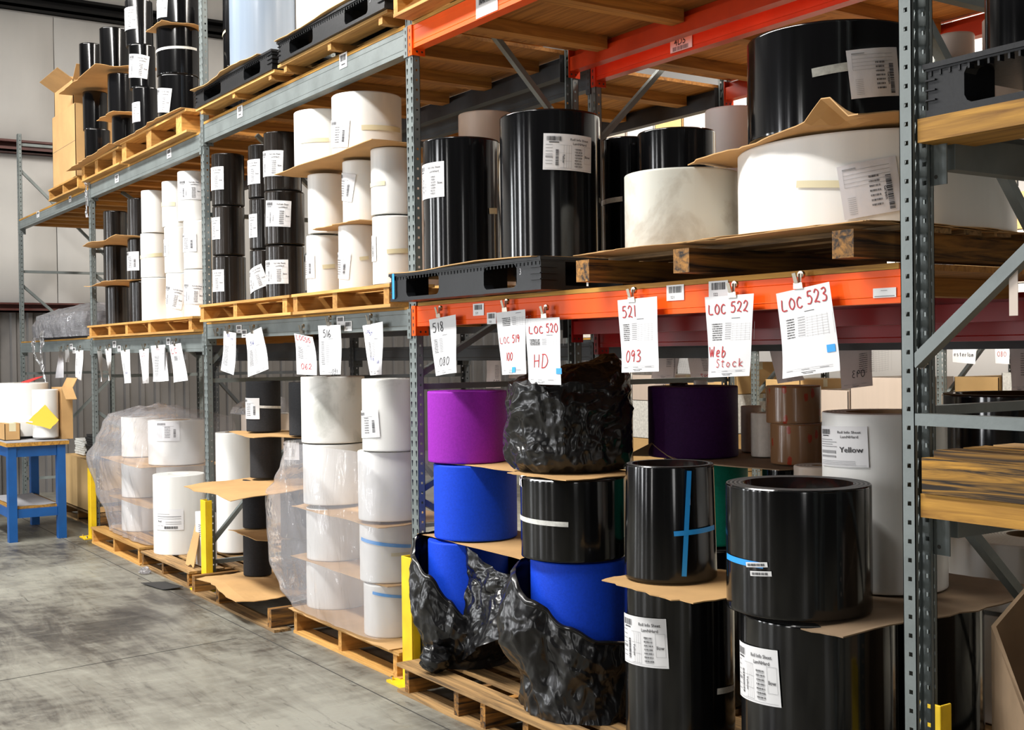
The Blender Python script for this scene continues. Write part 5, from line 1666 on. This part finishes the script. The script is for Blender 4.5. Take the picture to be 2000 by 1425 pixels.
# bag swag stretched between the two blue rolls
g = G(); vs = []; nu, nv = 90, 80
for j in range(nv + 1):
    v = j / nv
    for i in range(nu + 1):
        u = i / nu
        x = .47 + (.62) * u
        y = -.0 + .10 * u - .10 * math.sin(PI * u) * (1 - v) + .05 * v
        zt = .775 - .10 * math.sin(PI * u) * 1.1
        zl = .20 + .30 * u
        p = Vector((x, y, zl + (zt - zl) * v))
        c = crumple(p + Vector((0, 4, 2)), .055, 5)
        vs.append((x - .78, y + c, p.z - .152))
g.add(vs, [(j * (nu + 1) + i, j * (nu + 1) + i + 1, (j + 1) * (nu + 1) + i + 1, (j + 1) * (nu + 1) + i) for j in range(nv) for i in range(nu)])
tag(g.build('black_bag', M['bag'], None, (.78, 0, .152), smooth=True), 'loose black bag film slung between the two blue bagged rolls', 'plastic bag')
# closed crumpled bag on the wide black roll
g = G(); vs = []; nu, nv = 240, 130
for j in range(nv + 1):
    v = j / nv
    for i in range(nu):
        a = 2 * PI * i / nu
        if v < .6:
            f = v / .6
            rr = .285 + .02 * math.sin(f * PI) + (.0 if f > .1 else -.03 * (1 - f / .1)); z = .395 * f; cx = cy = 0
        else:
            f = (v - .6) / .4
            rr = .285 * (1 - f) ** .75 + .002; z = .395 + .02 * f + .10 * f ** 1.1; cx = .10 * f; cy = .16 * f
        q = 1 + .06 * math.cos(2 * (a - 2.2)) + .05 * math.cos(4 * (a - .5))
        p = Vector((rr * q * math.cos(a) + cx, rr * q * math.sin(a) + cy, z))
        k = crumple(p + Vector((1, 2, 3)), .055, 5)
        d = Vector((math.cos(a), math.sin(a), 0)) if v < .55 else Vector((math.cos(a) * .5, math.sin(a) * .5, .8))
        q2 = p + d * k
        q2.z = max(q2.z, .004 + .0 * v)
        vs.append(q2)
g.add(vs, [(j * nu + i, j * nu + (i + 1) % nu, (j + 1) * nu + (i + 1) % nu, (j + 1) * nu + i) for j in range(nv) for i in range(nu)])
g.add([vs[i] for i in range(nu)], [tuple(range(nu))[::-1]])
tag(g.build('black_bag', M['bag'], None, (1.11, .20, 1.182), smooth=True), 'big crumpled black bag on top of the wide black roll', 'plastic bag')


def film_wrap(label, rows, mat='film', seed=0, amp=.02, top=False, n=110, m=60, name='clear_film', f=4):
    """polythene hung round a load: rows (z, x left, x right, y front, y back) from the bottom up"""
    zs = [r[0] for r in rows]
    z_lo, z_hi = zs[0], zs[-1]
    cx = sum(r[1] + r[2] for r in rows) / 2 / len(rows); cy = rows[0][3]
    g = G(); vs = []
    for j in range(m + 1):
        z = z_lo + (z_hi - z_lo) * j / m
        col = [interp([(r[0], r[k]) for r in rows], z) for k in range(1, 5)]
        xl, xr, yf, yb = col
        rad_ = .12
        path = [(xl + .03, yb), (xl, (yf + yb) / 2), (xl, yf + rad_), (xl + .04, yf + .035), (xl + rad_, yf), ((xl + xr) / 2, yf - .01), (xr - rad_ * .6, yf), (xr - .015, yf + .03), (xr, yf + rad_), (xr, yb)]
        L = [0]
        for a, b in zip(path, path[1:]):
            L.append(L[-1] + math.hypot(b[0] - a[0], b[1] - a[1]))
        for i in range(n + 1):
            d = L[-1] * i / n
            k = max(q for q in range(len(L) - 1) if L[q] <= d + 1e-9)
            w = (d - L[k]) / (L[k + 1] - L[k] + 1e-9)
            x = path[k][0] + (path[k + 1][0] - path[k][0]) * w; y = path[k][1] + (path[k + 1][1] - path[k][1]) * w
            p = Vector((x, y, z))
            side = Vector((x - (xl + xr) / 2, (y - (yf + yb) / 2) * 1.6, 0)).normalized()
            c = amp * abs(mn.noise(Vector((x * f + z * 2.2 + seed, y * f, z * 1.1)))) * 2 + amp * .6 * crease(p + Vector((seed, 0, 0)), 3.5)
            p += side * c
            vs.append((p.x - cx, p.y - cy, p.z - z_lo))
    g.add(vs, [(j * (n + 1) + i, j * (n + 1) + i + 1, (j + 1) * (n + 1) + i + 1, (j + 1) * (n + 1) + i) for j in range(m) for i in range(n)])
    if top:
        b = len(g.v)
        ring = vs[-(n + 1):]
        c = Vector((sum(p[0] for p in ring) / (n + 1), sum(p[1] for p in ring) / (n + 1) + .1, ring[0][2]))
        lay = [ring]
        for q in range(1, 9):
            fq = q / 8
            lay.append([tuple(Vector(p).lerp(c, fq) + Vector((0, 0, top * math.sin(fq * 1.5) + .05 * crease(Vector(p).lerp(c, fq), 5) * fq))) for p in ring])
        for q in range(8):
            b = len(g.v)
            g.add(lay[q] + lay[q + 1], [(i, i + 1, n + 2 + i, n + 1 + i) for i in range(n)])
    o = g.build(name, M[mat], None, (cx, cy, z_lo), smooth=True)
    return tag(o, label, 'plastic film')


film_wrap('clear film hanging over the white stack, pulled out to a corner at its left',
          [(.17, -1.50, -.27, -.08, .6), (.26, -1.64, -.27, -.09, .6), (.42, -1.80, -.27, -.09, .6), (.62, -1.84, -.27, -.085, .6), (.83, -1.89, -.27, -.08, .6), (.92, -1.74, -.27, -.08, .6), (1.02, -1.62, -.27, -.075, .6), (1.175, -1.585, -.28, -.065, .6)], 'film', 0, .018)
film_wrap('clear film dome over the white rolls on the pale pallet',
          [(.16, -5.58, -4.36, -.06, .7), (.3, -5.68, -4.36, -.07, .7), (.5, -5.95, -4.36, -.08, .7), (.80, -6.09, -4.335, -.13, .7), (.95, -5.95, -4.34, -.08, .7), (1.10, -5.88, -4.345, -.03, .7), (1.19, -5.83, -4.36, .01, .68)], 'film', 3, .02, .08)
film_wrap('crumpled clear film over the stacked black plastic pallets', [(1.92, -8.45, -6.4, -.03, .95), (2.05, -8.46, -6.4, -.04, .95), (2.16, -8.40, -6.42, -.02, .95)], 'film2', 5, .05, .10, f=9)
for k, (x, z, dx, zz) in enumerate(((-8.15, 1.93, .35, 1.62), (-7.75, 2.0, .12, 1.45))):
    g = G(); vs = []
    for j in range(31):
        v = j / 30
        for i in range(7):
            u = (i / 6 - .5) * .16 * (1 - .5 * v)
            vs.append((dx * v * v + u, -.03 * math.sin(v * 3) + .03 * mn.noise(Vector((u * 20, v * 6, k))), (zz - z) * v))
    g.add(vs, [(j * 7 + i, j * 7 + i + 1, (j + 1) * 7 + i + 1, (j + 1) * 7 + i) for j in range(30) for i in range(6)])
    tag(g.build('film_strip', M['film2'], None, (x, -.10, z), smooth=True), 'torn film tail hanging from the wrapped pallets, ' + ('left', 'right'), 'plastic film') if False else tag(g.build('film_strip', M['film2'], None, (x, -.10, z), smooth=True), 'torn film tail hanging over the last bay beam, ' + ('shorter left one', 'longer right one')[k], 'plastic film')
g = G(); vs = []
for j in range(21):
    for i in range(7):
        u, v = i / 6 - .5, j / 20
        p = Vector((u * .10 * (1 - .4 * v), -.015 + .02 * mn.noise(Vector((u * 9, v * 5, 3))), -.42 * v))
        vs.append(p)
g.add(vs, [(j * 7 + i, j * 7 + i + 1, (j + 1) * 7 + i + 1, (j + 1) * 7 + i) for j in range(20) for i in range(6)])
tag(g.build('film_strip', M['film2'], None, (-6.21, -.015, 3.46), smooth=True), 'wad of clear film hanging at the top of the far upright', 'plastic film')
film_wrap('cloudy film hood behind the film dome', [(1.225, -4.28, -3.83, .62, 1.06), (1.28, -4.26, -3.85, .64, 1.05)], 'film2', 8, .03, .10, f=8)


# ------------------------------------------------------------------ cartons
def carton(label, x0, x1, y0, y1, z0, z1, mat='carton', open_=False, seam=.5, group=None, rot=0, band=None):
    w, d, h = x1 - x0, y1 - y0, z1 - z0
    t = thing('carton', label, 'box', ((x0 + x1) / 2, (y0 + y1) / 2, z0), (0, 0, rot), group)
    g = G()
    a, b = w / 2, d / 2
    th = .006
    g.box(-a, a, -b, -b + th, 0, h); g.box(-a, a, b - th, b, 0, h); g.box(-a, -a + th, -b, b, 0, h); g.box(a - th, a, -b, b, 0, h); g.box(-a, a, -b, b, 0, th)
    g.build('carton_body', M[mat], t)
    if open_:
        f = min(.2, d * .5)
        for nm, pts in (('carton_flap', [(-a, -b, h), (a, -b, h), (a + .02, -b - f * .75, h + f * .45), (-a + .02, -b - f * .75, h + f * .45)]), ('carton_flap', [(a, -b, h), (a, b, h), (a + f * .7, b, h + f * .6), (a + f * .7, -b, h + f * .6)]), ('carton_flap', [(-a, -b, h), (-a, b, h), (-a - f * .2, b, h + f), (-a - f * .2, -b, h + f)])):
            g = G(); g.add(pts, [(0, 1, 2, 3)]); o = g.build(nm, M[mat], t)
            s = o.modifiers.new('thickness', 'SOLIDIFY'); s.thickness = .005
    else:
        for s in (-1, 1):
            g = G(); y_a, y_b = sorted((s * .002, s * b)); g.box(-a, a, y_a, y_b, h, h + .005); g.build('carton_flap', M[mat], t)
        g = G(); g.box(-a - .001, a + .001, -.03, .03, h + .005, h + .0058); g.box(a, a + .001, -.03, .03, h - .07, h + .005); g.build('packing_tape', M['masking'], t)
    if band:
        g = G(); g.box(-a - .001, a + .001, -b - .0012, -b - .0002, h * band, h * band + .004); g.build('carton_seam', M['card_dark'], t)
    return t


carton('tall brown carton on the small pallet of the last bay, upper level', -7.37, -6.46, -.06, .75, 3.445, 4.16, 'card', band=.5)
carton('open brown carton standing on the tall carton', -7.34, -6.6, -.04, .65, 4.172, 4.42, 'card', True)
carton('wide tan carton on the dark pallet behind the blue table', -8.1, -6.85, .16, .9, .142, .66, 'carton')
for k in range(9):
    g = G(); g.box(-.33, .33, -.25, .25, 0, .024)
    tag(bevel(g.build('rubber_mat', M['black_rubber'], None, (-7.15, .5, .674 + k * .026), (0, 0, .03 * math.sin(k * 2.1))), .004), ('lowest', 'second lowest', 'third from the bottom', 'fourth from the bottom', 'middle', 'fourth from the top', 'third from the top', 'second highest', 'topmost')[k] + ' black mat of the stack on the tan carton', 'mat', 'black mats stacked on the tan carton')
for k in range(7):
    g = G(); g.box(-.18, .18, -.2, .2, 0, .022)
    tag(bevel(g.build('white_mat', M['white_tape'], None, (-7.75, .45, .674 + k * .024), (0, 0, .04 * math.sin(k * 1.7))), .004), ('lowest', 'second lowest', 'third lowest', 'middle', 'third highest', 'second highest', 'topmost')[k] + ' white pad of the stack behind the blue table', 'mat', 'white pads stacked behind the blue table')
t = thing('sample_box', 'flat white upright box with a barcode beside the second guard', 'box', (-3.33, .02, .132))
g = G(); g.box(-.09, .09, 0, .1, 0, .40); g.build('box_body', M['paper'], t)
p = P2()
for k in range(7):
    p.bars(0, k * .014, .05, .007, k)
p.lay('printing', M['ink'], t, lambda u, v: (-.02 + u, -.001, .22 + v))
# scraps on the floor
g = G(); n = 14; vs = []
for j in range(n + 1):
    for i in range(n):
        a = 2 * PI * i / n; b = PI * j / n
        d = Vector((math.sin(b) * math.cos(a) * 1.3, math.sin(b) * math.sin(a), math.cos(b) * .6))
        vs.append(d * (.045 + crumple(d * .3, .04, 9)) + Vector((0, 0, .025)))
vs = [(v[0], v[1], max(.001, v[2])) for v in vs]
g.add(vs, [(j * n + i, (j + 1) * n + i, (j + 1) * n + (i + 1) % n, j * n + (i + 1) % n) for j in range(n) for i in range(n)])
tag(g.build('film_scrap', M['film2'], None, (-3.98, -.2, 0)), 'crumpled scrap of clear film on the floor before the splintered pallet', 'plastic scrap')
board('black rubber flap lying on the concrete before the splintered pallet', [(-3.55, -.36, .012), (-3.22, -.30, .006), (-3.16, -.17, .02), (-3.48, -.2, .014)], .0, 33, .01, 8, .004, 'black_rubber', cat='rubber scrap', name='rubber_flap')

# ------------------------------------------------------------------ blue work table and what stands on it
t = thing('work_table', 'blue painted wooden work table with a lower shelf', 'table', (-6.94, -.48, 0))
for x in (-.56, .56):
    for y in (-.225, .215):
        slab('table_leg', (.085, .075, .89), 'tableblue', t, (x, y, .445))
for y in (-.225, .215):
    slab('side_rail', (1.035, .05, .1), 'tableblue', t, (0, y, .84)); slab('side_rail', (1.035, .05, .08), 'tableblue', t, (0, y, .26))
for x in (-.56, .56):
    slab('end_rail', (.05, .36, .1), 'tableblue', t, (x, -.005, .84)); slab('end_rail', (.05, .36, .08), 'tableblue', t, (x, -.005, .26))
slab('table_top', (1.26, .56, .035), 'edge_wood', t, (0, 0, .908))
slab('top_sheet', (1.25, .55, .006), 'mat_grey', t, (0, 0, .929))
slab('lower_shelf', (1.1, .44, .02), 'edge_wood', t, (0, -.005, .311))
board('crumpled grey sheet lying on the lower shelf of the blue table', [(-7.45, -.67, .326), (-6.43, -.68, .326), (-6.42, -.3, .328), (-7.45, -.3, .328)], .012, 40, .005, 16, .004, 'mat_grey', cat='sheet', name='shelf_sheet')
carton('small brown box on the blue table before the white roll', -6.86, -6.58, -.72, -.58, .934, 1.09, 'card')
carton('open brown carton behind the translucent roll on the blue table', -6.62, -6.36, -.235, -.215 + .2, .934, 1.43, 'card', True) if False else None
carton('open brown carton behind the rolls under the last bay beam', -6.75, -6.35, -.08, .25, .0 + .9, 1.40, 'card', True) if False else None
board('yellow envelope propped against the translucent roll', [(-6.49, -.55, 1.10), (-6.36, -.36, 1.04), (-6.31, -.29, 1.12), (-6.37, -.40, 1.27)], .01, 41, .004, 8, .004, 'envelope', cat='envelope', name='paper_envelope')
board('white slip of paper beside the yellow envelope', [(-6.53, -.62, 1.12), (-6.45, -.50, 1.10), (-6.44, -.47, 1.15), (-6.51, -.57, 1.18)], .005, 42, .003, 6, .002, 'paper', cat='paper slip', name='paper_slip')
board('flat red plastic piece on the large white roll', [(-6.92, -.50, 1.476), (-6.80, -.45, 1.476), (-6.84, -.31, 1.53), (-6.95, -.35, 1.52)], .0, 43, .004, 6, .004, 'scarlet', cat='plastic piece', name='plastic_piece')
t = thing('carton', 'brown open carton with raised flaps at the back of the blue table', 'box', (-6.62, -.235, .934))
g = G(); g.box(-.2, .2, -.0, .1, 0, .49); g.build('carton_body', M['card'], t)
for pts in ([(-.2, .1, .49), (.2, .1, .49), (.22, .14, .58), (-.18, .14, .58)], [(.2, 0, .49), (.2, .1, .49), (.36, .1, .38), (.36, .0, .38)]):
    g = G(); g.add(pts, [(0, 1, 2, 3)]); o = g.build('carton_flap', M['card'], t); o.modifiers.new('thickness', 'SOLIDIFY').thickness = .005

# ------------------------------------------------------------------ big open carton at the lower right
t = thing('bulk_bin', 'big open brown cardboard bin at the lower right edge', 'box', (3.80, .37, 0))
g = G(); N = 8; vs = []
for k in range(N):
    a = 2 * PI * (k + .5) / N
    for rr in (.56, .545):
        for z in (0, .84 - .30 * math.cos(a + 1.1)):
            vs.append((rr * math.cos(a), rr * math.sin(a) * .85, z))
fs = []
for k in range(N):
    b, c = 4 * k, 4 * ((k + 1) % N)
    fs += [(b, c, c + 1, b + 1), (b + 2, b + 3, c + 3, c + 2), (b + 1, c + 1, c + 3, b + 3)]
g.add(vs, fs); g.build('bin_wall', M['card_dark'], t)
g = G(); g.add([(.54 * math.cos(2 * PI * (k + .5) / N), .45 * math.sin(2 * PI * (k + .5) / N), .02) for k in range(N)], [tuple(range(N))]); g.build('bin_floor', M['card_dark'], t)
board('loose brown cardboard piece inside the big open bin', [(3.50, .15, .62), (3.9, .05, .70), (3.95, .5, .72), (3.5, .5, .60)], .03, 50, .02, 12)
board('blue taped grey foam piece inside the big open bin', [(3.52, .2, .68), (3.66, .14, .70), (3.9, .4, .98), (3.75, .46, .98)], .01, 51, .01, 8, .02, 'cream', cat='foam piece', name='foam_piece')

# ------------------------------------------------------------------ third row across the far aisle
for x, lab in ((-3.22, 'left far upright across the second aisle, with teardrop slots'), (-1.02, 'right far upright across the second aisle'), (-6.35, 'far upright across the second aisle behind the bagged roll'), (1.9, 'far upright across the second aisle, right of the near post')):
    frame(lab, x, 5.70, 4.6, braces=zig(1.067, (.3, 1.2, 2.1, 3.0, 3.9)))
for k, (x0, x1) in enumerate(((-6.27, -3.22), (-3.14, -1.02), (-.94, 1.9))):
    nm = ('left', 'middle', 'right')[k]
    for z, zn in ((1.745, 'lower'), (3.2, 'upper')):
        beam('far %s beam of the third row, %s bay' % (zn, nm), x0, x1, 5.70, z, z + .1, 'steel_dark')
        beam('far %s rear beam of the third row, %s bay' % (zn, nm), x0, x1, 6.767, z, z + .1, 'steel_dark', 1)
        deck('far %s deck of the third row, %s bay' % (zn, nm), x0, x1, z + .102, 5.70, 6.767, joists=3)
rr = random.Random(11)
words_ = ('plain', 'taped', 'pale', 'dull', 'creased', 'squat')
n = 0
for (x0, x1) in ((-6.2, -3.25), (-3.1, -1.08), (-.9, 1.6)):
    for z0, tiers in ((0, 5), (1.869, 3), (3.324, 3)):
        x = x0
        c = 0
        while x < x1 - .45:
            w = rr.uniform(.42, .62)
            z = z0
            for q in range(tiers):
                h = rr.uniform(.28, .44)
                if z + h > {0: 1.66, 1.869: 3.1, 3.324: 9}[z0]:
                    break
                n += 1
                tier_ = ('bottom', 'second', 'third', 'fourth', 'fifth')[q]
                bay = 'left' if x0 < -6 else 'middle' if x0 < -3 else 'right'
                lev = {0: 'floor', 1.869: 'lower shelf', 3.324: 'upper shelf'}[z0]
                carton('far %s bay carton, %s, %s in the %s column' % (bay, lev, tier_, ('first', 'second', 'third', 'fourth', 'fifth', 'sixth', 'seventh')[c]), x, x + w, 5.78, 6.5, z, z + h, (('carton', 'carton', 'carton', 'cream', 'white_tape') if z0 < 1 else ('white_tape', 'cream', 'white_tape', 'carton', 'white_tape'))[rr.randrange(5)], group='cartons across the far aisle')
                z += h + .0062
            x += w + .03
            c += 1
